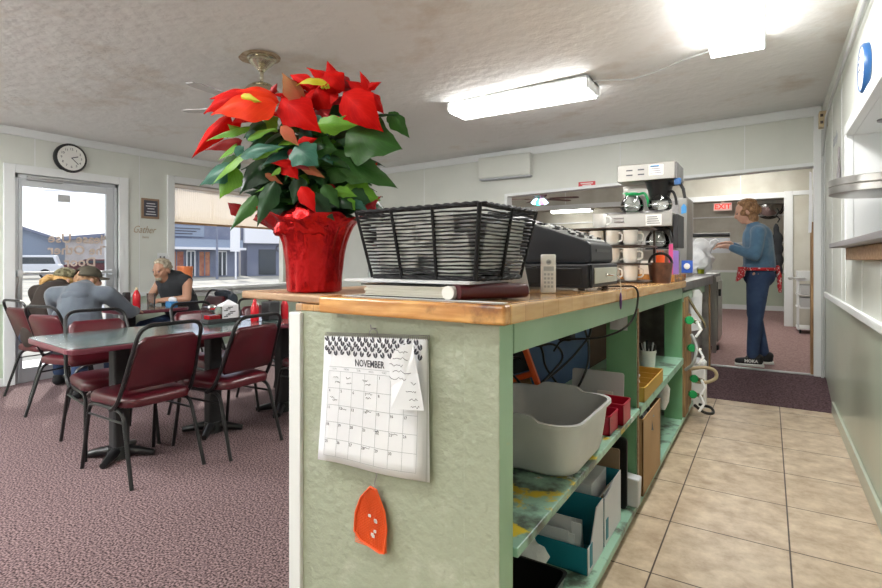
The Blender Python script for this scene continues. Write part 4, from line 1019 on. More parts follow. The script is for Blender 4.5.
# wire basket
bk = thing('wire_basket', 'black woven wire basket stuffed with white papers on the binders', 'basket', (-.585, 1.108, zb+.048), math.radians(-4.0))
BW, BD, BH = .43, .31, .190
def bring(t, off=0.):       # rounded rect ring; tapered, local: corner at 0,0 ; extends -x and +y
    ins = .035*(1-t)+off
    return [(x, y) for x, y in rrect(-BW+ins, -ins, ins, BD-ins, .022, 3)]
def densify(pl, step=.012):
    out = []
    for i in range(len(pl)):
        a = Vector(pl[i]); c = Vector(pl[(i+1) % len(pl)]); k = max(1, int((c-a).length/step))
        for q in range(k): out.append(a+(c-a)*q/k)
    return out
random.seed(9)
b = MB(); rows = 19
for r in range(rows):
    tt = (r+.5)/rows; pts = densify(bring(tt)); ph = random.uniform(0, 6)
    P = [(p.x+.0015*math.sin(i*1.57+r*PI), p.y+.0015*math.cos(i*1.57+r*PI), .004+BH*tt*.97+.0022*noise.noise((i*.16, r*3., 0))) for i, p in enumerate(pts)]
    b.tube(P, [.0025+.0011*noise.noise((i*.3, r*5., 2)) for i in range(len(P))], 5, closed=True)
b.build('woven_cord', 'basketblack', bk, smooth=True)
b = MB()
for t_ in (0, 1):
    pts = densify(bring(t_, -.001)); 
    for ph in (0, PI):
        P = [(p.x+.002*math.cos(i*1.3+ph), p.y+.002*math.cos(i*1.3+ph), (.004 if t_ == 0 else BH)+.0025*math.sin(i*1.3+ph)) for i, p in enumerate(pts)]
        b.tube(P, .0042, 6, closed=True)
b.build('rim', 'basketblack', bk, smooth=True)
def postp(fx, fy, t):
    ins = .035*(1-t); return Vector((-BW+ins+(BW-2*ins)*fx, ins+(BD-2*ins)*fy, BH*t))
for fx, fy in ((.985, .012), (.015, .012), (.66, 0), (.33, 0), (1, .5), (.985, .988), (.015, .988), (.66, 1), (.33, 1), (0, .5)):
    o = Vector(((.002 if fx > .95 else -.002 if fx < .05 else 0), (-.003 if fy < .05 else .003 if fy > .95 else 0), 0)); b = MB()
    b.tube([postp(fx, fy, t)+o+Vector((0, 0, .002)) for t in (0, .25, .5, .75, 1)], .006 if fx > .9 and fy < .1 else .0045, 6)
    b.build('upright', 'basketblack', bk, smooth=True)
# sheets pushed upright against the inside of the front and right walls
for fy, x0, x1, z0, z1 in ((0, -.36, -.22, .03, .15), (0, -.24, -.13, .06, .165), (0, -.16, -.05, .01, .12), (0, -.33, -.09, .10, .17), (1, .05, .15, .03, .15), (1, .13, .25, .05, .16)):
    b = MB(); n = 10; vs = []
    for j in range(n+1):
        for i in range(n+1):
            u = x0+(x1-x0)*i/n; z = z0+(z1-z0)*j/n+.006*noise.noise((i*.4, x0*9, 1)); wob = .006*noise.noise((u*30, z*30, x0*7))
            ins = .035*(1-z/BH)+.0065
            vs.append((u, ins+wob, z) if fy == 0 else (-ins+wob, u, z))
    b.add(vs, [(j*(n+1)+i, j*(n+1)+i+1, (j+1)*(n+1)+i+1, (j+1)*(n+1)+i) for j in range(n) for i in range(n)])
    o = b.build('loose_paper', 'white', smooth=True, solid=.001); o.location = bk.location; o.rotation_euler = bk.rotation_euler
    tag(o, 'white sheet pushed upright against the inside of the black wire basket', 'paper', 'papers standing inside the wire basket')
b = MB(); b.box(-BW+.04, -.04, .04, BD-.04, .001, .004); b.build('bottom', 'black', bk)
random.seed(21)
G = 'papers and receipts stuffed in the wire basket'
for k in range(16):
    t = (k+.5)/16; z = .01+.155*t; ins = .045*(1-t)+.012
    b = MB(); n = 12; sz = random.uniform(.84, 1.0); vs = []
    cx = -BW/2+random.uniform(-.01, .01); cy = BD/2
    for j in range(n+1):
        for i in range(n+1):
            u = i/n-.5; v = j/n-.5
            vs.append((cx+u*(BW-2*ins)*sz, cy+v*(BD-2*ins)*sz, z+.007*noise.noise((u*6, v*6, k*3.))))
    b.add(vs, [(j*(n+1)+i, j*(n+1)+i+1, (j+1)*(n+1)+i+1, (j+1)*(n+1)+i) for j in range(n) for i in range(n)])
    o = b.build('loose_paper', random.choice(('paper', 'paper', 'papers2')), smooth=True, solid=.0035)
    o.location = bk.location; o.rotation_euler = bk.rotation_euler
    tag(o, 'crumpled sheet of paper in the pile inside the black wire basket', 'paper', G)

# phone handset
t = thing('cordless_phone', 'white cordless phone handset standing beside the black cash drawer', 'phone', (-.605, 1.61, zt(1.6)+.002), math.radians(28))
b = MB(); b.prism(rrect(-.024, .024, -.013, .013, .008), .0, .125); b.build('handset', 'ceram', t, bevel=.004)
b = MB(); b.lathe([(.0085, 0), (.0085, .001)], n=20, cap1=True, T=frame((1, 0, 0), (0, 0, 1), (0, -.0132, .10))); b.build('badge', 'grey', t)
text('GE', .009, frame((1, 0, 0), (0, 0, 1), (0, -.0146, .10)), 'ink', 'lettering', t, world=False)
for i in range(3):
    for j in range(4):
        b = MB(); b.box(-.015+.011*i, -.008+.011*i, -.0142, -.013, .018+.013*j, .025+.013*j); b.build('key', 'grey', t)
b = MB(); b.box(-.016, .016, -.0138, -.013, .072, .086); b.build('display', 'grey', t)
# clear sleeve of receipts leaning behind basket
t = thing('receipt_roll_sleeve', 'crumpled clear plastic sleeve with receipts between basket and phone', 'sleeve', (-.69, 1.56, zt(1.56)+.002))
b = MB()
pl = [(-.035, 0), (.04, 0), (.022, .09), (.012, .125), (-.012, .128), (-.02, .10)]
b.prism(pl, -.004, .004, T=frame((.85, .53, 0), (0, 0, 1), (0, 0, 0))); b.build('sleeve', 'papers2', t, bevel=.002)
b = MB()
for k in range(6): b.prism([(-.015, .03+.015*k), (.012, .031+.015*k), (.012, .034+.015*k), (-.015, .033+.015*k)], .004, .0045, T=frame((.85, .53, 0), (0, 0, 1), (0, 0, 0)))
b.build('print_line', 'line', t)
# till
t = thing('till_box', 'black cash drawer with a beige front and a key in its lock', 'cash drawer', (-.73, 2.05, zt(2.05)))
Zt = zt(1.85)
b = MB(); b.box(-.95, -.545, 1.85, 2.24, Zt+.010, Zt+.098); b.build('case', 'darkplas', t, world=True, bevel=.006)
b = MB(); b.box(-.90, -.57, 1.846, 1.85, Zt+.022, Zt+.084); b.box(-.76, -.74, 1.843, 1.85, Zt+.08, Zt+.088); b.build('side_recess', 'black', t, world=True, bevel=.002)
b = MB(); b.box(-.545, -.535, 1.862, 2.228, Zt+.012, Zt+.096); b.build('front_frame', 'darkplas', t, world=True, bevel=.003)
b = MB(); b.box(-.535, -.531, 1.885, 2.205, Zt+.026, Zt+.084); b.build('drawer_front', 'ceram', t, world=True, bevel=.002).data.materials[0] = mat('putty', (.52, .52, .44), .5)
b = MB(); b.cyl((-.531, 2.03, Zt+.055), (-.524, 2.03, Zt+.055), .008, n=14); b.cyl((-.524, 2.03, Zt+.055), (-.50, 2.03, Zt+.055), .003, n=8); b.build('lock', 'chrome', t, world=True, smooth=40)
for x in (-.93, -.58):
    for y in (1.88, 2.2):
        b = MB(); b.cyl((x, y, zt(y)+.0015), (x, y, Zt+.011), .014, n=14); b.build('foot', 'black', t, world=True)
kt = thing('key_tag', 'purple tag hanging from the cash drawer key by a thin ring', 'key tag', (-.495, 2.05, 1.04))
b = MB(); b.tube([(-.504, 2.03, Zt+.052), (-.494, 2.04, Zt+.058), (-.486, 2.055, Zt+.045), (-.482, 2.06, Zt+.01), (-.482, 2.06, Zt-.012)], .0016, 6); b.build('key_chain', 'chrome', kt, world=True)
b = MB(); b.ell((-.482, 2.06, Zt-.045), (.005, .012, .034)); b.build('tag_body', 'purple', kt, world=True, smooth=True)
# register body
t = thing('cash_register', 'black wedge-shaped cash register sitting on the cash drawer', 'cash register', (-.78, 2.05, Zt+.099))
b = MB(); z0 = Zt+.099
prof = [(-.99, z0), (-.56, z0), (-.548, z0+.012), (-.552, z0+.072), (-.565, z0+.082), (-.80, z0+.160), (-.93, z0+.208), (-.975, z0+.212), (-.99, z0+.17)]
n = len(prof); b.add([(x, 1.90, z) for x, z in prof]+[(x, 2.21, z) for x, z in prof], [tuple(range(n)), tuple(reversed(range(n, 2*n)))]+[(i, n+i, n+(i+1) % n, (i+1) % n) for i in range(n)])
b.build('body', 'darkplas', t, world=True, bevel=.006)
T = frame((-.24, 0, .068), (0, -1, 0), (-.62, 2.05, z0+.1005)); 
b = MB(); sl = (.160-.082)/(.80-.565)
def onslope(x, dz=0): return z0+.082+(-.565-x)*sl+dz
b.hexa([(-.79, 1.915, onslope(-.79)), (-.575, 1.915, onslope(-.575)), (-.575, 2.195, onslope(-.575)), (-.79, 2.195, onslope(-.79))], [(-.79, 1.915, onslope(-.79, .006)), (-.575, 1.915, onslope(-.575, .006)), (-.575, 2.195, onslope(-.575, .006)), (-.79, 2.195, onslope(-.79, .006))])
b.build('key_deck', 'grey', t, world=True, bevel=.002)
for i in range(6):
    for j in range(8):
        x = -.60-.032*i; y = 1.935+.034*j; b = MB(); b.box(x-.011, x+.011, y-.012, y+.012, onslope(x, .004), onslope(x, .013)); b.build('key', ('white', 'white', 'grey', 'black')[(i*3+j) % 4] if (i+j) % 3 else 'blackm', t, world=True, bevel=.002)
b = MB(); b.box(-.955, -.90, 1.92, 2.07, z0+.200, z0+.217); b.tube([(-.92, 1.94, z0+.21), (-.92, 1.95, z0+.24), (-.92, 2.03, z0+.24), (-.92, 2.04, z0+.21)], .004, 6); b.build('receipt_cover', 'grey', t, world=True, bevel=.004)
b = MB(); b.box(-.5495, -.5465, 1.96, 2.15, z0+.045, z0+.055); b.build('slot', 'black', t, world=True)
b = MB(); b.box(-.94, -.57, 1.8985, 1.9, z0+.012, z0+.016); b.build('seam', 'black', t, world=True)
# black cord over the edge
b = MB(); zz = zt(2.3)
b.tube(fillet([(-.62, 2.24, zz+.006), (-.56, 2.30, zz+.006), (-.49, 2.34, zz+.007), (-.478, 2.36, zz-.02), (-.487, 2.37, zz-.10), (-.502, 2.33, zz-.15), (-.53, 2.28, .90), (-.60, 2.22, .87), (-.75, 2.15, .86), (-.80, 2.2, .80)], .03), .0045, 6)
tag(b.build('loose_cable', 'black', smooth=True, origin=(-.5, 2.3, 1.07)), 'black cord dropping from the worktop edge beside the purple tag', 'cord')
# clear acrylic holder and card left of the basket
t = thing('menu_holder', 'clear acrylic holder between the foil pot and the wire basket', 'menu holder', (-1.16, 1.50, zt(1.5)))
b = MB(); b.box(-1.27, -1.04, 1.50, 1.503, zt(1.5)+.002, zt(1.5)+.14); b.box(-1.27, -1.04, 1.503, 1.58, zt(1.5)+.001, zt(1.5)+.004); b.box(-1.27, -1.04, 1.58, 1.583, zt(1.5)+.001, zt(1.5)+.14); b.build('holder', 'clear', t, world=True)
b = MB(); b.box(-1.25, -1.13, 1.53, 1.535, zt(1.5)+.006, zt(1.5)+.24); tag(b.build('menu_card', 'ceram', origin=(-1.2, 1.53, 1.1)), 'white printed card standing in the clear acrylic holder', 'card')
b = MB(); b.box(-1.34, -1.26, 1.95, 2.0, zt(2)-.001, zt(2)+.018)
# ---- mug rack
t = thing('mug_rack', 'dark brown four tier rack holding white mugs and cups', 'rack', (-.77, 3.2, zt(3.2)))
Zr = zt(3.05); SZ = (Zr+.012, Zr+.112, Zr+.215, Zr+.318)
for z in SZ:
    b = MB(); pl = [(-1.05, 3.02), (-.66, 3.02), (-.62, 3.05), (-.585, 3.03), (-.57, 3.08), (-.57, 3.36), (-1.05, 3.36)]
    b.prism(pl, z-.009, z+.0); b.build('tier', 'rack', t, world=True, bevel=.003)
for x in (-1.04, -.585):
    b = MB(); b.box(x-.006, x+.006, 3.33, 3.352, zt(3.4)+.0, SZ[3]-.01); b.build('upright', 'rack', t, world=True)
    b = MB(); b.box(x-.005, x+.005, 3.09, 3.10, zt(3.1)+.0, SZ[0]-.009); b.build('foot', 'rack', t, world=True)
def mug(label, inverted=False):
    t = thing('coffee_mug', label, 'mug', (0, 0, 0), 0, 'white mugs on the brown rack')
    b = MB(); prof = [(.026, 0), (.033, .003), (.039, .02), (.041, .05), (.041, .085), (.0375, .085), (.037, .05), (.034, .01), (.001, .008)]
    if inverted: prof = [(r, .0855-z) for r, z in prof]
    b.lathe(prof, n=24, cap0=not inverted); b.build('cup', 'ceram', t, smooth=40)
    b = MB(); b.tube(fillet([(.038, 0, .07), (.068, 0, .066), (.068, 0, .025), (.037, 0, .02)], .02), .0055, 6); b.build('handle', 'ceram', t, smooth=True)
    return t
mu = mug('white coffee mug standing on the dark mug rack'); mu.location = (-.955, 3.12, SZ[1]+.001); first = True
random.seed(2)
for si, z in enumerate(SZ[:3]):
    for i, x in enumerate((-.955, -.86, -.765, -.668)):
        for j, y in enumerate((3.085, 3.20)):
            if si == 1 and i == 0 and j == 0: mu.location = (x, y, z+.001); mu.rotation_euler = (0, 0, -.4); mu['label'] = 'white mug on the second lowest tier of the brown rack'; continue
            if si == 0 and j == 1: continue
            clone(mu, (x, y, z+.001), random.choice((-.5, -.2, .2, 2.6)), ('white mug on the lowest tier of the brown rack', 'white mug on the second lowest tier of the brown rack', 'white mug on the third tier of the brown rack just under the top one')[si], 'white mugs on the brown rack')
c = clone(mu, (-.855, 3.13, SZ[3]+.001), -.15, 'single white mug standing on top of the brown rack'); del c['group']
# ---- brewer
Zb = zt(3.5)+.002
b = MB(); b.hexa([(-1.05, 3.47, Zb), (-.492, 3.47, Zb), (-.492, 3.99, zt(3.99)+.002), (-1.05, 3.99, zt(3.99)+.002)], [(-1.05, 3.47, Zb+.045), (-.492, 3.47, Zb+.045), (-.492, 3.99, Zb+.045), (-1.05, 3.99, Zb+.045)])
tag(b.build('wooden_riser', 'wood', origin=(-.77, 3.7, Zb), bevel=.004), 'orange wooden board under the coffee brewer at the far end of the worktop', 'board')
ZB = Zb+.046
br = thing('coffee_brewer', 'stainless steel twin coffee brewer towering over the mug rack', 'coffee brewer', (-.76, 3.8, ZB))
b = MB(); b.box(-1.02, -.53, 3.66, 3.98, ZB, ZB+.16); b.build('base', 'steel', br, world=True, bevel=.006)
b = MB(); b.box(-1.0, -.55, 3.87, 3.98, ZB+.16, 1.42); b.build('back_column', 'steel', br, world=True)
b = MB(); b.box(-1.02, -.53, 3.66, 3.98, 1.42, 1.515); b.build('middle_body', 'steel', br, world=True, bevel=.006)
b = MB(); b.box(-.53, -.50, 3.68, 3.96, 1.28, 1.50); b.build('side_panel', 'blackm', br, world=True, bevel=.004)
b = MB(); b.box(-.88, -.68, 3.84, 3.98, 1.515, 1.73); b.build('back_column', 'steel', br, world=True)
b = MB(); b.box(-.88, -.515, 3.66, 3.98, 1.73, 1.845); b.build('head', 'steel', br, world=True, bevel=.005)
b = MB(); b.box(-.515, -.505, 3.67, 3.97, 1.735, 1.84); b.build('head_side', 'dsteel', br, world=True, bevel=.003)
for i in range(4):
    x = -.80+.075*(i % 2); z = 1.805-.032*(i//2); b = MB(); b.box(x-.02, x+.02, 3.656, 3.66, z-.004, z+.004); b.build('vent', 'ink', br, world=True)
for (x, z, w, h) in ((-.63, 1.795, .045, .034), (-.645, 1.465, .05, .036)):
    b = MB(); b.box(x-w, x+w, 3.655, 3.66, z-h, z+h); b.build('label_plate', 'ceram', br, world=True)
    b = MB()
    for k in range(4): b.box(x-w*.8, x+w*.8*(1-.15*k), 3.653, 3.655, z-h*.65+k*.014, z-h*.65+k*.014+.004)
    b.build('print_line', 'ink', br, world=True)
b = MB(); b.box(-.665, -.61, 3.653, 3.655, 1.815, 1.825); b.build('print_line', 'bluecan', br, world=True)
for z in (1.46, 1.485):
    b = MB(); b.tube(fillet([(-.90, 3.66, z), (-.90, 3.645, z), (-.84, 3.645, z), (-.84, 3.66, z)], .006), .004, 6); b.build('handle', 'greytrim', br, world=True)
for x in (-.92, -.68): 
    b = MB(); b.cyl((x, 3.76, 1.515), (x, 3.76, 1.53), .075, n=28); b.build('warmer_plate', 'dsteel', br, world=True, smooth=40)
b = MB(); b.cyl((-.64, 3.76, ZB+.16), (-.64, 3.76, ZB+.172), .075, n=28); b.build('warmer_plate', 'blackm', br, world=True, smooth=40)
b = MB(); b.lathe([(.055, 1.60), (.065, 1.63), (.088, 1.715), (.095, 1.728)], c=(-.625, 3.76, 0), n=28, cap1=True); b.tube([(-.56, 3.73, 1.70), (-.49, 3.70, 1.70), (-.47, 3.69, 1.66), (-.46, 3.69, 1.60)], [.014, .013, .011, .009], 8); b.build('filter_funnel', 'black', br, world=True, smooth=40)
b = MB(); b.box(-.525, -.485, 3.68, 3.72, 1.69, 1.735); b.build('latch', 'blueplas', br, world=True, bevel=.004)
def carafe(label, x, y, z, lid, hm, rz, group=None):
    t = thing('coffee_carafe', label, 'carafe', (x, y, z), rz, group)
    b = MB(); b.lathe([(.055, 0), (.072, .012), (.078, .04), (.070, .075), (.048, .105), (.040, .118)], n=28); b.build('glass_bowl', 'carafe', t, smooth=50)
    b = MB(); b.lathe([(.043, .112), (.046, .118), (.046, .128), (.030, .134), (.001, .136)], n=24); b.add([(-.045, -.015, .128), (-.075, 0, .134), (-.045, .015, .128), (-.03, 0, .142)], [(0, 1, 2), (0, 3, 1), (1, 3, 2), (0, 2, 3)]); b.build('lid', lid, t, smooth=40)
    b = MB(); b.tube(fillet([(.045, 0, .120), (.085, 0, .128), (.105, 0, .085), (.112, 0, .03)], .02), [.009]*14, 8); b.build('handle', hm, t, smooth=True)
    b = MB(); b.lathe([(.0795, .036), (.0795, .042)], n=28, cap0=False); b.build('band', 'chrome', t)
    return t
carafe('glass coffee carafe with green lid on the upper warmer of the brewer', -.80, 3.745, 1.531, 'greenlid', 'greenlid', -.15).location.x = -.80
carafe('black-lidded glass carafe under the black filter funnel', -.62, 3.745, 1.475+.056, 'black', 'black', -.3)
carafe('glass carafe on the lower warmer under the steel body of the brewer', -.64, 3.76, ZB+.173, 'black', 'black', -.4)
# brown vinyl canister, packets
t = thing('brown_basket', 'round brown mottled basket with a black arched handle beside the mugs', 'basket', (-.535, 3.24, zt(3.3)+.002))
b = MB(); b.lathe([(.055, 0), (.062, .06), (.068, .118), (.064, .118), (.056, .01), (.001, .008)], n=28); b.build('body', 'leather', t, smooth=40)
b = MB(); b.tube([(.062*math.cos(a), 0, .112+.06*math.sin(a)) for a in [PI*i/12 for i in range(13)]], .008, 8); b.build('handle', 'black', t, smooth=True)
for nm, m, lab, x, y, z, w, h, g in (('snack_packet', 'bluepack', 'blue and white packet standing at the far end of the worktop', -.475, 3.92, Zb+.048, .035, .085, 0),
        ('packet', 'pinkpack', 'slim pink packet standing behind the brown basket', -.525, 3.56, Zb+.046, .012, .19, 0), ('packet', 'violetpack', 'violet packet beside the pink one behind the brown basket', -.505, 3.60, Zb+.046, .02, .15, 0),
        ('stirrer_cup', 'orange', 'orange cup of stirrers behind the brown basket', -.585, 3.53, Zb+.046, .03, .12, 0), ('sugar_box', 'ceram', 'white box of sugar packets behind the brown basket', -.66, 3.55, Zb+.046, .045, .085, 0)):
    b = MB()
    if 'packet' in nm: b.hexa([(x-w, y-.014, z), (x+w, y-.014, z), (x+w, y+.014, z), (x-w, y+.014, z)], [(x-w, y-.002, z+h), (x+w, y-.002, z+h), (x+w, y+.002, z+h), (x-w, y+.002, z+h)]); 
    elif nm == 'stirrer_cup': b.lathe([(w*.7, 0), (w, h), (w*.92, h), (w*.65, .01)], c=(x, y, z), n=20); [b.cyl((x+.01*i, y, z+.02), (x+.016*i, y+.01, z+h+.03), .003, n=6) for i in (-1, 0, 1)]
    else: b.box(x-w, x+w, y-.03, y+.03, z, z+h)
    o = b.build(nm, m, origin=(x, y, z), bevel=.002); tag(o, lab, 'packet' if 'packet' in nm else 'cup' if 'cup' in nm else 'box')
    if m == 'bluepack':
        b = MB(); b.ell((x, y-.013, z+.045), (.02, .003, .022)); q = b.build('white_print', 'white', o, smooth=True); q.location = -Vector((x, y, z))
# ---- far steel table, behind worktop
t = thing('steel_worktable', 'grey steel work table continuing past the end of the wooden worktop', 'table', (-.8, 4.9, 0))
b = MB(); b.hexa([(-1.25, 4.01, .985), (-.50, 4.01, .985), (-.47, 5.80, .965), (-1.25, 5.80, .965)], [(-1.25, 4.01, 1.045), (-.50, 4.01, 1.045), (-.47, 5.80, 1.045), (-1.25, 5.80, 1.045)]); b.build('table_top', 'dsteel', t, world=True, bevel=.004)
b = MB(); b.box(-.54, -.515, 4.035, 5.5, .90, .964); b.build('apron_rail', 'green', t, world=True, bevel=.002)
b = MB(); b.box(-1.2, -1.15, 4.1, 5.7, 0, .985); b.build('back_panel', 'brownback', t, world=True)
b = MB(); b.box(-.55, -.49, 5.74, 5.79, .14, .965); b.build('leg', 'plywood', t, world=True)
b = MB(); b.box(-.56, -.50, 5.66, 5.70, .13, .965); b.build('leg', 'dsteel', t, world=True)
b = MB(); b.box(-1.1, -.56, 4.75, 5.6, .10, .95); tag(b.build('undercounter_cooler', 'dsteel', origin=(-.8, 5.2, .1), bevel=.01), 'dark steel cooler under the grey work table', 'cooler')
t = thing('steel_dispenser', 'tall narrow stainless steel cabinet behind the coffee brewer', 'cabinet', (-.70, 5.1, 1.046))
b = MB(); b.box(-.84, -.60, 4.95, 5.35, 1.046, 1.75); b.build('case', 'steel', t, world=True, bevel=.006)
b = MB(); b.box(-.72, -.665, 4.944, 4.95, 1.06, 1.72); b.build('door_edge', 'dsteel', t, world=True)
b = MB(); b.prism([(-.02, 0), (.02, .01), (.022, .06), (.0, .09), (-.022, .06)], 0, .004, T=frame((1, 0, 0), (0, 0, 1), (-.625, 4.943, 1.60))); b.build('blue_magnet', 'bluecan', t, world=True)
t = thing('prep_table', 'steel prep table behind the doorway where the person packs a bag', 'table', (-.9, 6.4, .14))
b = MB(); b.box(-1.6, -.47, 5.99, 6.75, 1.02, 1.055); b.build('table_top', 'dsteel', t, world=True, bevel=.004)
for x in (-1.55, -.53):
    for y in (6.03, 6.7): b = MB(); b.box(x-.02, x+.02, y-.02, y+.02, .14, 1.02); b.build('leg', 'steel', t, world=True)
t = thing('reach_in_cooler', 'grey steel cooler with a door latch standing left of the person', 'cooler', (-.7, 7.1, .14))
b = MB(); b.box(-1.5, -.52, 6.8, 7.5, .20, 1.0); b.build('case', 'steel', t, world=True, bevel=.01)
b = MB(); b.box(-.52, -.50, 6.84, 7.46, .25, .95); b.build('door', 'steel', t, world=True, bevel=.006)
b = MB(); b.box(-.50, -.475, 6.87, 6.92, .78, .86); b.build('latch', 'black', t, world=True, bevel=.004)
b = MB(); b.cyl((-.55, 6.90, .17), (-.50, 6.90, .17), .028, n=14); b.build('caster', 'black', t, world=True)
# ================================================================= UNDER THE COUNTER
SH = .5125
# white dish tub
t = thing('dish_tub', 'pale grey plastic dish tub on the middle shelf', 'tub', (-.70, 1.76, SH))
def tubring(z, f, n=7): 
    return [(x, y) for x, y in rrect(-.19-.015*f, .19+.015*f, -.20-.02*f, .20+.02*f, .075, n)]
b = MB(); layers = [(0, 0, 0), (.03, .15, 1), (.16, .9, 1), (.178, 1.25, 1), (.180, 1.25, 1), (.176, 1.05, 1), (.16, .82, 1), (.012, -.1, 1)]
R0 = tubring(0, 0); m = len(R0); vs = []
dens = 1
def rimz(x, y, z):
    if z < .10: return z
    k = min(1, max(0, (.095-abs(x))/.035)); k = k*k*(3-2*k)
    return z+.020*k*(abs(y) > .15)*min(1, (z-.10)/.06)
def ringpts(z, f):
    pl = tubring(z, f); out = []
    for i in range(len(pl)):
        a = Vector(pl[i]); c = Vector(pl[(i+1) % len(pl)]); k = 12 if (c-a).length > .05 else 1
        for q in range(k):
            p = a+(c-a)*q/k; out.append((p.x, p.y, rimz(p.x, p.y, z)))
    return out
rs = [ringpts(z, f) for z, f in ((0, -1.2), (.012, -.4), (.03, -.1), (.10, .5), (.165, .95), (.168, 1.7), (.180, 1.7), (.180, 1.0), (.160, .8), (.02, -.5))]
m = len(rs[0])
for r in rs: vs += r
fs = [(j*m+k, j*m+(k+1) % m, (j+1)*m+(k+1) % m, (j+1)*m+k) for j in range(len(rs)-1) for k in range(m)]+[tuple(reversed(range(m))), tuple((len(rs)-1)*m+k for k in range(m))]
b.add(vs, fs); b.build('tub_body', 'tub', t, smooth=45)
# red caddies
def caddy(name, label, x, y, z, w, d, h, m, group=None, n=1):
    t = thing(name, label, 'container', (x, y, z), 0, group)
    b = MB()
    b.box(-w/2, w/2, -d/2, d/2, 0, .004)
    for x0, x1, y0, y1 in ((-w/2, -w/2+.004, -d/2, d/2), (w/2-.004, w/2, -d/2, d/2), (-w/2, w/2, -d/2, -d/2+.004), (-w/2, w/2, d/2-.004, d/2)): b.box(x0, x1, y0, y1, 0, h)
    b.build('tray', m, t)
    b = MB(); b.tube([(x_, y_, h) for x_, y_ in rrect(-w/2, w/2, -d/2, d/2, .01, 3)], .004, 6, closed=True); b.build('rim', m, t, smooth=True)
    for k in range(1, n):
        b = MB(); b.box(-w/2, w/2, -d/2+d*k/n-.002, -d/2+d*k/n+.002, .004, h-.004); b.build('partition', m, t)
    return t
caddy('red_caddy', 'red plastic caddy on the shelf nearest the dish tub', -.575, 2.13, SH, .10, .13, .075, 'redp')
caddy('red_caddy', 'second red plastic caddy on the shelf, farther from the dish tub', -.565, 2.29, SH, .11, .13, .085, 'redp')
b = MB(); b.prism(rrect(-.14, .10, 0, .17, .012), -.004, .004, T=frame((1, 0, 0), (0, .12, 1), (-.66, 2.44, SH))); tag(b.build('metal_pan', 'papers2', origin=(-.66, 2.44, SH)), 'grey metal tray leaning behind the red caddies', 'tray')
b = MB(); b.prism(rrect(-.07, .0, 0, .09, .004), -.003, .003, T=frame((1, 0, 0), (0, .2, 1), (-.60, 2.40, SH))); tag(b.build('notepad', 'white', origin=(-.62, 2.40, SH)), 'small white card leaning on the grey metal tray', 'card')
# orange tool box
t = thing('orange_rack', 'orange-red open plastic frame leaning behind the dish tub', 'rack', (-.90, 2.12, SH), math.radians(14))
b = MB()
Tl = Matrix.Rotation(-.35, 4, 'Y')
for x in (-.11, .09): b.box(x, x+.022, -.02, .02, .01, .34, T=Tl)
for z in (.04, .16, .32): b.box(-.11, .11, -.018, .018, z, z+.024, T=Tl)
b.build('frame', 'orange', t, bevel=.004)
b = MB(); b.box(-.08, .075, .0, .012, .07, .155, T=Tl); b.build('wood_insert', 'tan', t)
b = MB(); b.box(-.08, .085, .0, .014, .19, .31, T=Tl); b.build('dark_insert', 'blackm', t)
# cables
random.seed(4)
G = 'black cables hanging under the worktop'
cab = [[(-.93, 1.7, .93), (-.90, 1.85, .80), (-.88, 2.0, .70), (-.86, 2.08, .60), (-.84, 2.1, .53)],
       [(-.92, 2.0, .95), (-.86, 2.1, .82), (-.80, 2.2, .84), (-.78, 2.30, .76), (-.84, 2.15, .66), (-.88, 2.05, .60)],
       [(-.72, 2.42, .96), (-.70, 2.45, .86), (-.78, 2.38, .74), (-.83, 2.3, .68), (-.88, 2.2, .64), (-.9, 2.1, .56)],
       [(-.93, 1.55, .90), (-.92, 1.7, .76), (-.93, 1.9, .74), (-.92, 2.05, .80), (-.92, 2.2, .72), (-.9, 2.3, .62)],
       [(-.76, 2.44, .95), (-.72, 2.46, .80), (-.72, 2.44, .70), (-.76, 2.42, .60), (-.80, 2.38, .53)],
       [(-.70, 2.48, .92), (-.80, 2.40, .88), (-.9, 2.2, .86), (-.93, 2.0, .90)],
       [(-.93, 2.2, .93), (-.88, 2.28, .78), (-.9, 2.34, .70), (-.85, 2.4, .60)]]
for c in cab:
    P = [Vector(p) for p in c]; Q = fillet(P, .12, 6); b = MB(); b.tube(Q, .0055, 6)
    tag(b.build('cable', 'black', smooth=True, origin=P[0]), 'black cable looping in the shelf space above the dish tub', 'cable', G)
t = thing('power_adapter', 'black power adapter bundle hanging against the blue back under the worktop', 'adapter', (-.80, 2.33, .86))
b = MB(); b.box(-.90, -.86, 2.08, 2.16, .84, .93); b.build('adapter_block', 'blackm', t, world=True, bevel=.008)
b = MB(); b.box(-.82, -.76, 2.30, 2.38, .83, .91); b.build('adapter_block', 'blackm', t, world=True, bevel=.008)
b = MB(); b.prism([(0, 0), (.08, 0), (.08, .07), (0, .07)], 0, .003, T=frame((1, 0, 0), (0, 0, 1), (-.64, 2.524, .87))); tag(b.build('sticker_note', 'papers2', origin=(-.6, 2.524, .87)), 'pale note stuck high on the green divider post', 'note')
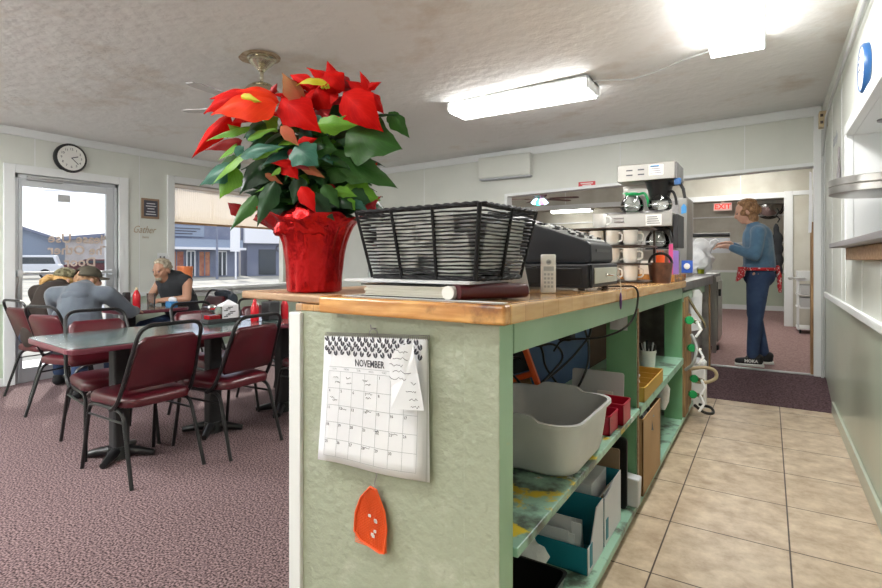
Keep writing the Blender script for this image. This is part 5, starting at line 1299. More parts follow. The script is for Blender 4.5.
# lower shelf
BZ = .0765
def openbin(name, label, cat, x0, x1, y0, y1, z, h, m, flare=.01, th=.005):
    t = thing(name, label, cat, ((x0+x1)/2, (y0+y1)/2, z)); w, d = (x1-x0)/2, (y1-y0)/2
    rs = [[(x, y, zz) for x, y in rrect(-w-f, w+f, -d-f, d+f, .02, 4)] for zz, f in ((0, -flare), (h, 0), (h+.004, .004), (h+.004, -th), (.006, -flare-th))]
    m_ = len(rs[0]); vs = sum(rs, []); b = MB()
    b.add(vs, [(j*m_+k, j*m_+(k+1) % m_, (j+1)*m_+(k+1) % m_, (j+1)*m_+k) for j in range(len(rs)-1) for k in range(m_)]+[tuple(reversed(range(m_))), tuple((len(rs)-1)*m_+k for k in range(m_))])
    b.build('bin_body', m, t, smooth=45); return t
openbin('black_bin', 'black plastic bin at the near end of the bottom shelf', 'bin', -.90, -.545, 1.22, 1.62, BZ, .125, 'black', .02)
def filebox(label, y0, y1, h, hf, x0=-.84, x1=-.545):
    t = thing('file_box', label, 'file box', ((x0+x1)/2, (y0+y1)/2, BZ)); z = BZ
    b = MB(); b.box(x0, x1, y0, y0+.004, z, z+hf); b.build('front_panel', 'teal', t, world=True, bevel=.001)
    b = MB(); b.box(x0, x1, y1-.004, y1, z, z+h); b.build('back_wall', 'teal', t, world=True, bevel=.001)
    b = MB(); b.box(x0, x1, y0, y1, z, z+.004); b.build('base', 'teal', t, world=True)
    b = MB(); b.add([(x1, y0, z), (x1, y1, z), (x1, y1, z+h), (x1, y0+(y1-y0)*.55, z+h), (x1, y0+(y1-y0)*.2, z+hf), (x1, y0, z+hf)], [(0, 1, 2, 3, 4, 5)]); b.build('side_wall', 'papers2', t, world=True, solid=.004)
    b = MB(); b.add([(x0, y0, z), (x0, y1, z), (x0, y1, z+h), (x0, y0, z+hf)], [(0, 1, 2, 3)]); b.build('side_wall', 'teal', t, world=True, solid=.004)
    b = MB(); b.box(x1+.002, x1+.004, y0+.02, y0+.05, z+.02, z+.10); b.build('teal_band', 'teal', t, world=True)
    return t
filebox('teal cardboard file box nearer the black bin, full of loose papers', 1.84, 2.04, .20, .095)
filebox('teal cardboard file box behind the first, with a stack of white paper', 2.06, 2.32, .215, .19)
G = 'loose papers in the teal file boxes'
for k in range(8):
    y = 1.86+.02*k; h = random.uniform(.10, .17); tl = random.uniform(-.25, .15)
    b = MB(); b.box(-.13, .11-random.uniform(0, .05), -.001, .001, 0, h)
    o = b.build('loose_sheet', 'paper', rot=(random.uniform(-.15, .25), 0, random.uniform(-.08, .08)), loc=(-.69, y, BZ+.006)); tag(o, 'loose white paper standing in a teal file box', 'paper', G)
b = MB(); b.prism([(0, 0), (.10, -.01), (.13, .06), (.05, .10), (-.01, .07)], 0, .002, T=frame((.8, .2, .3), (0, .5, 1), (-.80, 1.83, BZ+.13))); tag(b.build('folded_paper', 'paper', origin=(-.8, 1.83, .2)), 'folded white sheet sticking out of the front teal box', 'paper')
b = MB(); b.box(-.82, -.60, 2.08, 2.30, BZ+.01, BZ+.222); tag(b.build('paper_stack', 'papers2', origin=(-.7, 2.2, BZ), bevel=.002), 'square stack of white paper filling the rear teal box', 'paper')
for k in range(5):
    b = MB(); b.box(-.592+.008*k, -.588+.008*k, 2.10, 2.30, BZ+.01, BZ+.15+.01*k); tag(b.build('folder', 'tan' if k % 2 else 'papers2', origin=(-.59, 2.2, BZ)), 'thin folder edge beside the paper stack in the rear teal box', 'folder', 'folders in the rear teal box')
b = MB(); b.prism(rrect(-.22, .05, 0, .285, .008), -.005, .005, T=frame((1, 0, 0), (0, .04, 1), (-.61, 2.36, BZ))); tag(b.build('brown_board', 'board', origin=(-.7, 2.36, BZ)), 'upright brown board behind the teal file boxes', 'board')
b = MB(); b.prism(rrect(-.24, .06, 0, .32, .02), -.006, .012, T=frame((1, 0, 0), (0, .03, 1), (-.60, 2.43, BZ))); tag(b.build('black_tray', 'black', origin=(-.7, 2.43, BZ), bevel=.004), 'black serving tray standing behind the brown board', 'tray')
def crumple(name, label, cat, c, r, m, seed=0, amp=.35, group=None, n=28):
    b = MB(); b.ell((0, 0, 0), r, n=n)
    zmin = None
    for i, p in enumerate(b.v):
        k = 1+amp*noise.noise((p.x/r[0]*1.7+seed, p.y/r[1]*1.7, p.z/r[2]*1.7))+amp*.4*noise.noise((p.x/r[0]*5+seed, p.y/r[1]*5, p.z/r[2]*5)); b.v[i] = Vector((p.x*k, p.y*k, p.z*k))
    lo = min(p.z for p in b.v); b.v = [Vector((p.x, p.y, max(p.z-lo-.004, 0))) for p in b.v]
    o = b.build(name, m, smooth=True, loc=c); tag(o, label, cat, group); return o
crumple('plastic_bag', 'crumpled whitish plastic bag beside the black bin', 'bag', (-.76, 1.73, BZ), (.09, .06, .065), 'plastbag', 4)
b = MB(); b.hexa([(-.60, 2.46, BZ), (-.50, 2.46, BZ), (-.50, 2.515, BZ), (-.60, 2.515, BZ)], [(-.61, 2.455, BZ+.14), (-.495, 2.455, BZ+.13), (-.495, 2.52, BZ+.13), (-.61, 2.52, BZ+.14)]); tag(b.build('paper_bag', 'papers2', origin=(-.55, 2.49, BZ), bevel=.006), 'small white paper bag at the foot of the divider post', 'bag')
# bay two
cb = thing('cardboard_box', 'open brown cardboard box standing under the second shelf', 'box', (-.66, 2.85, BZ))
b = MB(); x0, x1, y0, y1, h = -.82, -.505, 2.60, 3.06, .365
for q in ((x0, x1, y0, y0+.005), (x0, x1, y1-.005, y1), (x0, x0+.005, y0, y1), (x1-.005, x1, y0, y1)): b.box(*q, BZ, BZ+h)
b.box(x0, x1, y0, y1, BZ, BZ+.005); b.build('box_body', 'tan', cb, world=True)
crumple('foil_bag', 'black and white crumpled bag filling the cardboard box', 'bag', (-.64, 2.78, BZ+.20), (.13, .17, .12), 'plastbag', 9, .5).data.materials[0] = mat('bw_bag', (.03, .03, .035), .3, col2=(.75, .77, .8), cs=9, cpos=(.47, .53), bump=.6, bs=14, bd=.01)
t = caddy('cutlery_tray', 'mustard yellow cutlery tray on the second shelf', -.585, 2.90, SH, .155, .52, .07, 'yellow', n=4)
crumple('rag', 'crumpled white cloth lying in the yellow cutlery tray', 'cloth', (-.61, 2.78, SH+.01), (.05, .09, .07), 'paper', 3, .3)
t = thing('utensil_pot', 'white pot holding small utensils behind the yellow tray', 'pot', (-.655, 3.50, SH))
b = MB(); b.lathe([(.045, 0), (.052, .10), (.055, .10), (.055, .115), (.047, .115), (.042, .01)], n=24); b.build('pot', 'ceram', t, smooth=40)
for k in range(7):
    a = k*.9; b = MB(); b.cyl((.02*math.cos(a), .02*math.sin(a), .02), (.045*math.cos(a), .045*math.sin(a), .15+.01*(k % 3)), .006, n=8); b.build('utensil', 'papers2' if k % 2 else 'blackm', t)
b = MB(); b.tube([(-.56, 3.45, .465), (-.55, 3.47, .40), (-.56, 3.49, .32), (-.56, 3.47, .27)], [.015, .035, .035, .015], 10); tag(b.build('hanging_bag', 'plastbag', smooth=True, origin=(-.51, 3.8, .47)), 'white plastic bag hanging under the second shelf', 'bag')
# ---- plumbing past the last post
t = thing('timber_post', 'rough brown timber backing the green-handled valves', 'post', (-.60, 4.2, BZ))
b = MB(); b.box(-.62, -.505, 4.06, 4.24, BZ, .93); b.build('timber', 'plywood', t, world=True, bevel=.004)
b = MB(); b.box(-.60, -.515, 4.245, 4.50, BZ, .78); b.build('timber', 'plywood', t, world=True, bevel=.004)
for i, (y, z, dz) in enumerate(((3.98, .765, -.08), (4.12, .55, -.04), (4.26, .30, -.06), (4.1, .235, -.07))):
    if i == 3: y, z = 4.18, .20
    v = thing('water_valve', ('green-handled water valve, the highest on the timber post', 'green-handled water valve second from the top', 'green-handled valve third from the top, with the tan hose', 'lowest green-handled valve near the floor')[i], 'valve', (-.50, y+.1, z))
    o = Vector((-.53, y+.1, z))
    b = MB(); b.tube([(-.01, .02, 0), (.05, 0, 0), (.085, -.01, -.01)], [.016, .014, .014], 10); b.build('valve_body', 'brass', v, smooth=True)
    b = MB(); b.cyl((.02, -.04, .01), (.03, -.065, .012), .030, n=10); b.build('handwheel', 'greenlid', v, bevel=.005)
    b = MB(); b.tube([(.07, -.02, -.0), (.10, -.05, -.05), (.07, -.09, -.10)], [.011, .010, .009], 10); b.build('fitting', 'white', v, smooth=True)
for nm, m, r, P, lab in (('water_hose', 'grey', .011, [(-.46, 4.02, .68), (-.42, 4.0, .60), (-.44, 3.98, .48), (-.50, 4.05, .42)], 'grey braided hose bending down between the upper valves'),
    ('water_hose', 'tan_tube', .013, [(-.52, 4.4, .36), (-.42, 4.4, .39), (-.34, 4.42, .37), (-.33, 4.42, .31), (-.40, 4.40, .27), (-.47, 4.36, .28)], 'tan hose looping out beside the lower valves'),
    ('water_hose', 'black', .011, [(-.46, 4.20, .14), (-.40, 4.24, .08), (-.34, 4.3, .07), (-.36, 4.36, .10), (-.45, 4.4, .10)], 'black hose curling near the floor under the valves'),
    ('copper_pipe', 'brass', .010, [(-.52, 4.3, .93), (-.47, 4.36, .82), (-.42, 4.45, .72), (-.42, 4.5, .68)], 'brass pipe slanting above the valves')):
    b = MB(); b.tube(fillet(P, .08, 6), r, 10); tag(b.build(nm, m, smooth=True, origin=P[0]), lab, 'pipe' if 'pipe' in nm else 'hose')
t = thing('white_canister', 'slim white bin with a crumpled bag on top beside the valves', 'bin', (-.47, 4.72, .001))
b = MB(); b.box(-.535, -.43, 4.66, 4.78, .002, .34); b.build('bin', 'white', t, world=True, bevel=.01)
b = MB(); b.ell((-.48, 4.72, .36), (.055, .055, .045), n=12); b.v = [p+Vector((0, 0, .012*noise.noise(p*40))) for p in b.v]; b.build('bag', 'plastbag', t, world=True, smooth=True)
b = MB(); b.prism([(0, 0), (.07, .02), (.08, .30), (.06, .335), (.0, .335), (-.01, .2)], 0, .012, T=frame((1, 0, 0), (0, 0, 1), (-.525, 4.58, .63))); tag(b.build('hanging_towel', 'plastbag', origin=(-.5, 4.58, .9)), 'white towel hanging below the steel work table', 'towel')

# ================================================================= DINING FURNITURE
def make_chair(label):
    t = thing('dining_chair', label, 'chair', (0, 0, 0))
    # tapered seat pad
    b = MB(); rows_ = []
    for z, ins in ((.400, .012), (.405, 0), (.435, -.004), (.452, .006), (.462, .03), (.466, .09)):
        fr = [(x, y) for x, y in rrect(-.205+ins, .215-ins, -.205+ins, .205-ins, max(.02, .075-ins*.3), 5)]
        rows_.append([(x, y*(1-.10*(.2-x)/.4), z) for x, y in fr])
    m_ = len(rows_[0]); vs = sum(rows_, [])
    b.add(vs, [(j*m_+k, j*m_+(k+1) % m_, (j+1)*m_+(k+1) % m_, (j+1)*m_+k) for j in range(len(rows_)-1) for k in range(m_)]+[tuple(reversed(range(m_))), tuple((len(rows_)-1)*m_+k for k in range(m_))])
    b.build('seat', 'maroon', t, smooth=50)
    for s in (-1, 1):
        b = MB(); b.tube(fillet([(.26, s*.205, .0), (.205, s*.19, .375), (.12, s*.19, .39)], .05), .011, 8); b.build('leg', 'black', t, smooth=True)
        b = MB(); b.tube(fillet([(-.28, s*.205, .0), (-.165, s*.19, .375), (-.08, s*.19, .39)], .05), .011, 8); b.build('leg', 'black', t, smooth=True)
    b = MB()
    for s in (-1, 1): b.cyl((.12, s*.19, .39), (-.08, s*.19, .39), .011, n=8); b.cyl((.215, s*.192, .325), (-.18, s*.192, .325), .007, n=8)
    b.cyl((.10, -.19, .39), (.10, .19, .39), .009, n=8); b.cyl((-.06, -.19, .39), (-.06, .19, .39), .009, n=8)
    b.build('seat_frame', 'black', t, smooth=40)
    P = [(-.06, -.205, .385), (-.13, -.207, .42), (-.175, -.203, .50), (-.31, -.175, .853), (-.31, .175, .853), (-.175, .203, .50), (-.13, .207, .42), (-.06, .205, .385)]
    b = MB(); b.tube(fillet(P, .075, 7), .0115, 8); b.build('back_frame', 'black', t, smooth=True)
    # pad
    b = MB(); n = 10; vs = []; d = Vector((-.135, 0, .353)).normalized(); nrm = Vector((d.z, 0, -d.x))
    o0 = Vector((-.175, 0, .50))
    def padw(tt): return .190-.026*tt
    outl = []
    for side in (-1, 1):
        for z in range(n+1):
            pass
    ol = []
    for k in range(n+1): tt = k/n; ol.append((tt, padw(tt)-(0.018 if k in (0,) else 0)-(.03 if k == n else 0)))
    pl = [(-w, tt*.305) for tt, w in ol]+[(w, tt*.305) for tt, w in reversed(ol)]
    ring0 = pl
    T = Matrix((( 0, d.x, nrm.x, o0.x), (1, d.y, nrm.y, o0.y), (0, d.z, nrm.z, o0.z), (0, 0, 0, 1)))
    m_ = len(pl); lay = []
    for zz, sc in ((-.014, .97), (-.008, 1), (.010, 1), (.019, .96), (.022, .80)):
        lay.append([(x*sc, .1525+(y-.1525)*sc, zz) for x, y in pl])
    vs = sum(lay, []); b.add(vs, [(j*m_+k, j*m_+(k+1) % m_, (j+1)*m_+(k+1) % m_, (j+1)*m_+k) for j in range(len(lay)-1) for k in range(m_)]+[tuple(reversed(range(m_))), tuple((len(lay)-1)*m_+k for k in range(m_))], T=T)
    b.build('backrest', 'maroon', t, smooth=50)
    return t
ch = make_chair('maroon vinyl chair nearest the camera, tucked in at the near end of the front table')
ch.location = (-3.085, 1.635, 0); ch.rotation_euler = (0, 0, PI); ch['group'] = 'maroon dining chairs'
G = 'maroon dining chairs'
for x, y, rz, lab in ((-3.01, 2.14, 184, 'maroon chair on the near side of the front table, second from the camera'),
    (-3.66, 1.73, -9, 'maroon chair on the far side of the front table, at its left end'),
    (-3.67, 2.50, 2, 'maroon chair on the far side of the front table, hiding the sleeveless man'),
    (-2.93, 2.88, 182, 'maroon chair partly hidden behind the counter end at the far table'),
    (-3.66, 3.10, 0, 'maroon chair on the far side of the second table seen under the bar board'),
    (-2.90, 3.50, 178, 'maroon chair further along the second table behind the counter'),
    (-3.72, 3.85, 0, 'maroon chair at the far end of the second table behind the counter'),
    (-4.66, 1.98, 103, 'maroon chair carrying the man in the grey hoodie'),
    (-5.52, 2.12, 95, 'maroon chair by the glass door carrying the woman with the camouflage cap'),
    (-5.36, 3.40, -88, 'maroon chair with a dark coat over it, carrying the man facing the camera')):
    clone(ch, (x, y, 0), math.radians(rz), lab, G)
def make_table(label, x, y, rz, L, W, peds, zt_=.74):
    t = thing('dining_table', label, 'table', (x, y, 0), rz)
    b = MB(); b.prism(rrect(-W/2, W/2, 0, L, .07, 4), zt_-.004, zt_); b.build('laminate', 'marble', t, bevel=.002)
    b = MB(); b.prism(rrect(-W/2-.004, W/2+.004, -.004, L+.004, .072, 4), zt_-.034, zt_-.004); b.build('table_edge', 'maroon_edge', t, bevel=.006)
    for py in peds:
        b = MB(); b.prism(rrect(-.045, .045, py-.045, py+.045, .015, 3), .06, zt_-.035); b.build('pedestal', 'blackm', t)
        b = MB()
        for k in range(4):
            a = PI/4+k*PI/2; b.tube([(0, py, .05), (.10*math.cos(a), py+.10*math.sin(a), .035), (.20*math.cos(a), py+.20*math.sin(a), .018)], [.035, .028, .018], 8)
        b.cyl((0, py, .0), (0, py, .07), .07, .055, n=20); b.build('cross_base', 'black', t, smooth=50)
        b = MB(); b.box(-.2, .2, py-.03, py+.03, zt_-.045, zt_-.034); b.box(-.03, .03, py-.2, py+.2, zt_-.045, zt_-.034); b.build('spider_bracket', 'blackm', t)
    return t
make_table('dark green marbled table with maroon edge, nearest the camera', -3.39, 1.27, math.radians(-5), 1.29, .72, (.37, .97))
make_table('second green marbled table continuing behind the counter end', -3.31, 2.58, math.radians(-4), 1.5, .76, (.26, 1.2))
tb = make_table('green marbled table by the glass door where three people sit', -5.40, 2.42, 0, .62, 1.10, (.31,))
TZ = .7405
# table caddy
t = thing('condiment_caddy', 'clear condiment caddy with a dark base on the front table', 'caddy', (-3.42, 2.38, TZ), math.radians(-5))
b = MB(); b.box(-.055, .055, -.13, .13, 0, .03); b.build('base', 'blackm', t, bevel=.004)
b = MB(); b.box(-.05, .05, -.125, -.02, .03, .12); b.build('clear_case', 'clear', t, bevel=.003)
b = MB(); b.box(-.035, .04, -.01, .115, .03, .125); b.add([(-.035, -.01, .125), (.04, -.01, .125), (.04, .115, .125), (-.035, .115, .125), (0, .06, .165)], [(0, 1, 4), (1, 2, 4), (2, 3, 4), (3, 0, 4)]); b.build('packet_box', 'paper', t)
b = MB()
for k in range(7): b.box(.0405, .042, .0+.015*(k % 4)*1.0, .03+.02*(k % 4), .04+.011*k, .047+.011*k)
b.build('packet_print', 'ink', t)
b = MB(); b.box(-.03, .045, -.115, -.03, .032, .06); b.build('red_packets', 'ketch', t); b = MB(); b.ell((0, -.07, .115), (.03, .035, .02)); b.build('shaker_lids', 'chrome', t, smooth=True)
def bottle(name, label, x, y, z, m, h=.17, r=.03, cap='white', group=None):
    t = thing(name, label, 'bottle', (x, y, z), 0, group)
    b = MB(); b.lathe([(r*.95, 0), (r, .01), (r, h*.6), (r*.6, h*.78), (r*.4, h*.82), (r*.4, h*.86)], n=18); b.build('bottle_body', m, t, smooth=40)
    b = MB(); b.lathe([(r*.5, h*.86), (r*.42, h*.92), (r*.12, h)], n=14, cap1=True); b.build('nozzle_cap', cap, t, smooth=40); return t
bottle('ketchup_bottle', 'red ketchup bottle under the bar board, first from the caddy', -3.27, 2.56, TZ, 'ketch', .17, cap='ketch')
bottle('ketchup_bottle', 'red ketchup bottle on the second table, farther under the bar board', -3.22, 2.80, TZ, 'ketch', .17, cap='ketch')
b = MB(); b.box(-3.30, -3.20, 2.64, 2.74, TZ, TZ+.14); tag(b.build('napkin_dispenser', 'blackm', origin=(-3.25, 2.69, TZ), bevel=.008), 'black napkin dispenser between the two ketchup bottles', 'dispenser')
b = MB(); b.box(-3.33, -3.30, 2.60, 2.625, TZ, TZ+.13); tag(b.build('sugar_shaker', 'ceram', origin=(-3.3, 2.6, TZ), bevel=.006), 'small white shaker beside the black napkin dispenser', 'shaker')
bottle('ketchup_bottle', 'red ketchup bottle on the table between the seated people', -5.13, 2.66, TZ, 'ketch', .20, .034, cap='tan_tube')
b = MB(); b.box(-5.24, -5.19, 2.58, 2.64, TZ, TZ+.15); tag(b.build('sauce_bottle', 'blackm', origin=(-5.2, 2.6, TZ), bevel=.01), 'dark sauce bottle left of the ketchup by the seated people', 'bottle')
def cup(name, label, x, y, z, m, r0, r1, h, cat='cup'):
    b = MB(); b.lathe([(r0, 0), (r1, h), (r1-.002, h), (r0-.002, .004)], n=22); o = b.build(name, m, smooth=40, loc=(x, y, z)); tag(o, label, cat); return o
cup('water_glass', 'clear glass to the right of the ketchup bottle', -5.02, 2.74, TZ, 'clear', .032, .04, .14, 'glass')
b = MB(); b.lathe([(.07, 0), (.085, .03), (.08, .11), (.05, .13)], n=24); tag(b.build('napkin_bowl', 'ceram', smooth=40, loc=(-5.40, 2.58, TZ)), 'white bowl of wrapped cutlery beside the hooded man', 'bowl')
t = thing('napkin_box', 'blue and white tissue pack in front of the seated man', 'box', (-5.00, 2.93, TZ))
b = MB(); b.box(-.05, .05, -.035, .035, 0, .05); b.build('pack', 'bluecan', t, bevel=.003)
b = MB(); b.ell((.0, .01, .065), (.06, .03, .03), n=12); b.build('tissues', 'paper', t, smooth=True)
b = MB(); b.lathe([(.075, 0), (.095, .26), (.09, .26), (.07, .008)], n=28); tag(b.build('orange_pitcher', 'orangecup', smooth=40, loc=(LX+.02+.0, 3.83, WB+.001)), 'big orange cup standing on the window sill', 'cup').location = (LX-.01, 3.78, WB+.001)
# coat on the chair
t = thing('draped_coat', 'dark navy coat draped over the back of the seated man chair'.replace('seated man chair', "seated man's chair"), 'coat', (-5.3, 3.72, .45))
c = MB()
for (x, y, z, r) in ((0, 0, .36, (.17, .05, .06)), (.10, .03, .2, (.09, .05, .2)), (.14, .03, .02, (.08, .05, .18)), (-.08, .03, .15, (.10, .05, .22)), (.17, .0, .30, (.05, .06, .08))): c.ell((x, y, z), r)
fused(c, 'coat_body', 'coat', t, .015, 4)
# ================================================================= PEOPLE
def rotm(rx=0, ry=0, rz=0): return (Matrix.Rotation(rz, 3, 'Z') @ Matrix.Rotation(ry, 3, 'Y') @ Matrix.Rotation(rx, 3, 'X'))
def head_shapes(b, c, face, s=1.):
    """skull, jaw, nose, brow, lips, ears in one frame; face = unit vector the face points to"""
    f = Vector(face).normalized(); l = Vector((0, 0, 1)).cross(f).normalized(); u = f.cross(l)
    R = Matrix((f, l, u)).transposed(); c = Vector(c)
    def e(x, y, z, r): b.ell(c+R @ Vector((x, y, z))*s, tuple(q*s for q in r), R, n=12)
    e(-.01, 0, .03, (.096, .076, .088)); e(.025, 0, -.02, (.070, .062, .085)); e(.045, 0, -.075, (.040, .042, .030)); e(.075, 0, -.055, (.022, .030, .010))
    e(.098, 0, -.012, (.017, .013, .022)); e(.086, 0, .012, (.014, .009, .028)); e(.075, .028, .030, (.016, .022, .008)); e(.075, -.028, .030, (.016, .022, .008))
    e(.088, 0, -.045, (.008, .022, .006)); e(.055, .035, -.02, (.028, .020, .024)); e(.055, -.035, -.02, (.028, .020, .024))
    for sd in (-1, 1): e(-.005, sd*.078, -.005, (.020, .010, .032))
    return R
def eyes(parent, c, R, s=1.):
    for sd in (-1, 1):
        b = MB(); b.ell(Vector(c)+R @ Vector((.081, sd*.031, .012))*s, (.009, .011, .006), R, n=10); b.build('eye', 'ink', parent, smooth=True)
def hand(b, wrist, dirv, palmn, r=.9, curl=.5):
    """palm plus five separate bent fingers; palmn = direction the palm faces"""
    d = Vector(dirv).normalized(); p = Vector(palmn); p = (p-d*p.dot(d)).normalized(); sd = d.cross(p); w = Vector(wrist)
    R = Matrix((d, sd, p)).transposed()
    b.ell(w+d*.045, (.050, .036, .016), R, n=12); b.cap(w-d*.01, w+d*.03, .023, .026, n=10)
    for k, (off, L) in enumerate(((-.027, .066), (-.009, .076), (.009, .072), (.027, .056))):
        a = w+d*.082+sd*off; q = a+d*L*.45+p*L*.25*curl; e = q+d*L*(.35-.2*curl)+p*L*.45*curl
        b.cap(a-d*.02, q, .0088, .0082, n=8); b.cap(q, e, .0082, .007, n=8)
    a = w+d*.025-sd*.028; q = a-sd*.022+d*.03+p*.012; e = q+d*.022+p*.018+sd*.004
    b.cap(a, q, .0115, .010, n=8); b.cap(q, e, .0095, .008, n=8)

# ---- woman packing a bag, seen in the doorway (local: faces +x)
t = thing('person', 'person in a blue sweater and jeans standing in the kitchen doorway packing a white bag', 'person', (-.10, 6.16, .1405), math.radians(184))
b = MB()
hc = Vector((.10, 0, 1.545)); R = head_shapes(b, hc, (1, .05, -.35))
b.cap((.0, 0, 1.36), (.06, 0, 1.46), .056, .052); b.cap((-.02, 0, 1.0), (0, 0, 1.28), .12, .13); b.cap((0, -.13, 1.34), (0, .13, 1.34), .06); b.ell((-.01, 0, .93), (.13, .165, .12))
AR = {}
for s in (-1, 1):
    b.cap((0, s*.09, .90), (.02, s*.10, .50), .085, .055); b.cap((.02, s*.10, .50), (-.01+.05*s, s*.10, .09), .052, .036)
    b.cap((-.01+.05*s, s*.10, .05), (.10+.05*s, s*.11, .03), .035, .028)
    el = Vector((.03, s*.21, 1.10)); wr = Vector((.27, s*.10+.03, 1.20)) if s > 0 else Vector((.25, -.06, 1.235))
    b.cap((0, s*.165, 1.335), el, .048, .038); b.cap(el, wr, .037, .025); hand(b, wr, (1, -s*.25, .0), (0.2, -s*.3, -1), curl=.7); AR[s] = (el, wr)
fused(b, 'body', 'skin', t, .0065, 3); eyes(t, hc, R)
b = MB()
b.ell((-.005, 0, 1.19), (.135, .185, .19)); b.cap((-.02, 0, .99), (0, 0, 1.30), .145, .135); b.cap((0, -.14, 1.335), (0, .14, 1.335), .072); b.cap((.02, 0, 1.36), (.035, 0, 1.40), .078, .068); b.ell((-.01, 0, .98), (.15, .175, .07))
for s in (-1, 1):
    el, wr = AR[s]; b.cap((0, s*.165, 1.33), el, .066, .055); b.cap(el, el+(wr-el)*.80, .055, .040)
    b.ell(el+(wr-el)*.15, (.06, .056, .055))
fused(b, 'sweater', 'sweater', t, .012, 5)
b = MB(); b.ell((-.015, 0, .90), (.145, .18, .13))
for s in (-1, 1): b.cap((-.005, s*.09, .86), (.02, s*.10, .50), .102, .072); b.cap((.02, s*.10, .50), (-.005+.05*s, s*.10, .12), .070, .056)
fused(b, 'jeans', 'jeans', t, .012, 4)
for s in (-1, 1):
    x0 = -.05+.05*s
    b = MB(); b.cap((x0, s*.10, .055), (x0+.17, s*.11, .042), .047, .034, n=12); b.ell((x0-.005, s*.10, .085), (.045, .045, .04)); sh = fused(b, 'shoe', 'blackshoe', t, .007, 3)
    b = MB(); b.tube([(x0-.05, s*.10, .018), (x0+.05, s*.105, .016), (x0+.20, s*.11, .016)], [.042, .040, .032], 10); b.v = [Vector((p.x, p.y, max(0., min(.026, p.z)))) for p in b.v]; b.build('sole', 'white', sh)
    if s < 0:
        text('HOKA', .040, frame((1, 0, 0), (0, 0, 1), (x0+.06, s*.105-.046, .055)), 'white', 'lettering', sh, world=False, bold=.002)
    else:
        text('HOKA', .040, frame((-1, 0, 0), (0, 0, 1), (x0+.06, s*.105+.047, .055)), 'white', 'lettering', sh, world=False, bold=.002)
b = MB(); random.seed(6)
for k in range(60):
    th = random.uniform(0, 2*PI); ph = random.uniform(-.35, 1.5)
    p = Vector((math.cos(th)*math.cos(ph), math.sin(th)*math.cos(ph), math.sin(ph)))
    if p.x > .45 and p.z < .55: continue
    b.ell(hc+Vector((-.015, 0, .02))+Vector((p.x*.095, p.y*.085, p.z*.10)), (.032, .030, .030), n=8)
b.ell(hc+Vector((-.025, 0, .03)), (.10, .088, .10)); b.ell(hc+Vector((-.06, 0, -.06)), (.055, .07, .06))
fused(b, 'hair', 'hair_brown', t, .008, 1)
b = MB(); ri = []
for k in range(28):
    a = 2*PI*k/28; ri.append((-.015+.158*math.cos(a), .192*math.sin(a)))
vs = [(x, y, .955) for x, y in ri]+[(x*1.0, y*1.0, .985) for x, y in ri]; b.add(vs, [(k, (k+1) % 28, 28+(k+1) % 28, 28+k) for k in range(28)])
b.build('apron_band', 'apron', t, smooth=True, solid=.008)
b = MB(); b.add([(.10, .16, .99), (.16, .09, .99), (.165, .0, .99), (.165, -.1, .99), (.12, .17, .90), (.18, .10, .84), (.19, .0, .84), (.18, -.1, .86)], [(0, 1, 5, 4), (1, 2, 6, 5), (2, 3, 7, 6)]); b.build('apron_skirt', 'apron', t, solid=.008)
b = MB(); b.tube([(-.17, .02, .985), (-.19, .03, .90), (-.185, .04, .80), (-.19, .05, .74)], [.012, .018, .02, .012], 8); b.tube([(-.17, -.02, .985), (-.185, -.03, .91), (-.18, -.02, .84)], [.012, .018, .012], 8); b.ell((-.172, 0, .985), (.02, .035, .022)); b.build('apron_ties', 'apron', t, smooth=True)
# white bag & arm
bg = thing('carrier_bag', 'white plastic carrier bag being filled on the prep table', 'bag', (-.64, 6.12, 1.056))
b = MB(); b.ell((0, 0, .12), (.15, .13, .15), n=32); b.ell((.02, 0, .26), (.09, .08, .12), n=24)
b.tube([(.09, 0, .25), (.15, 0, .33), (.19, 0, .36)], [.05, .035, .02], 12); b.tube([(-.05, 0, .25), (-.06, .02, .33)], [.05, .02], 12)
bo = fused(b, 'bag_body', 'plastbag', bg, .012, 2)
for v in bo.data.vertices:
    p = v.co; v.co = p+Vector((noise.noise(p*14), noise.noise(p*14+Vector((5, 0, 0))), noise.noise(p*14+Vector((0, 9, 0)))*.6))*.028
    if v.co.z < .001: v.co.z = .001
t = thing('food_container', 'small container with yellow contents beside the white bag', 'container', (-.60, 5.93+.08, 1.046+.011))
b = MB(); b.lathe([(.03, 0), (.04, .07)], n=18); b.build('cup', 'clear', t); b = MB(); b.lathe([(.028, .002), (.034, .045)], n=16, cap1=True); b.build('contents', 'lf_yellow', t)
t = thing('black_stand', 'black swing-arm stand behind the white bag', 'stand', (-.78, 6.45, 1.056))
b = MB(); b.cyl((0, 0, 0), (0, 0, .48), .026); b.build('post', 'black', t, smooth=40)
b = MB(); b.cyl((-.02, 0, .42), (.42, .02, .42), .022); b.build('arm', 'black', t, smooth=40)
b = MB(); b.cyl((-.10, 0, .35), (.03, 0, .35), .014); b.ell((-.11, 0, .35), .022); b.ell((0, 0, .40), (.042, .04, .075)); b.build('knob', 'black', t, smooth=True)
b = MB(); b.box(.03, .42, .0, .03, .22, .385); b.build('white_screen', 'papers2', t)

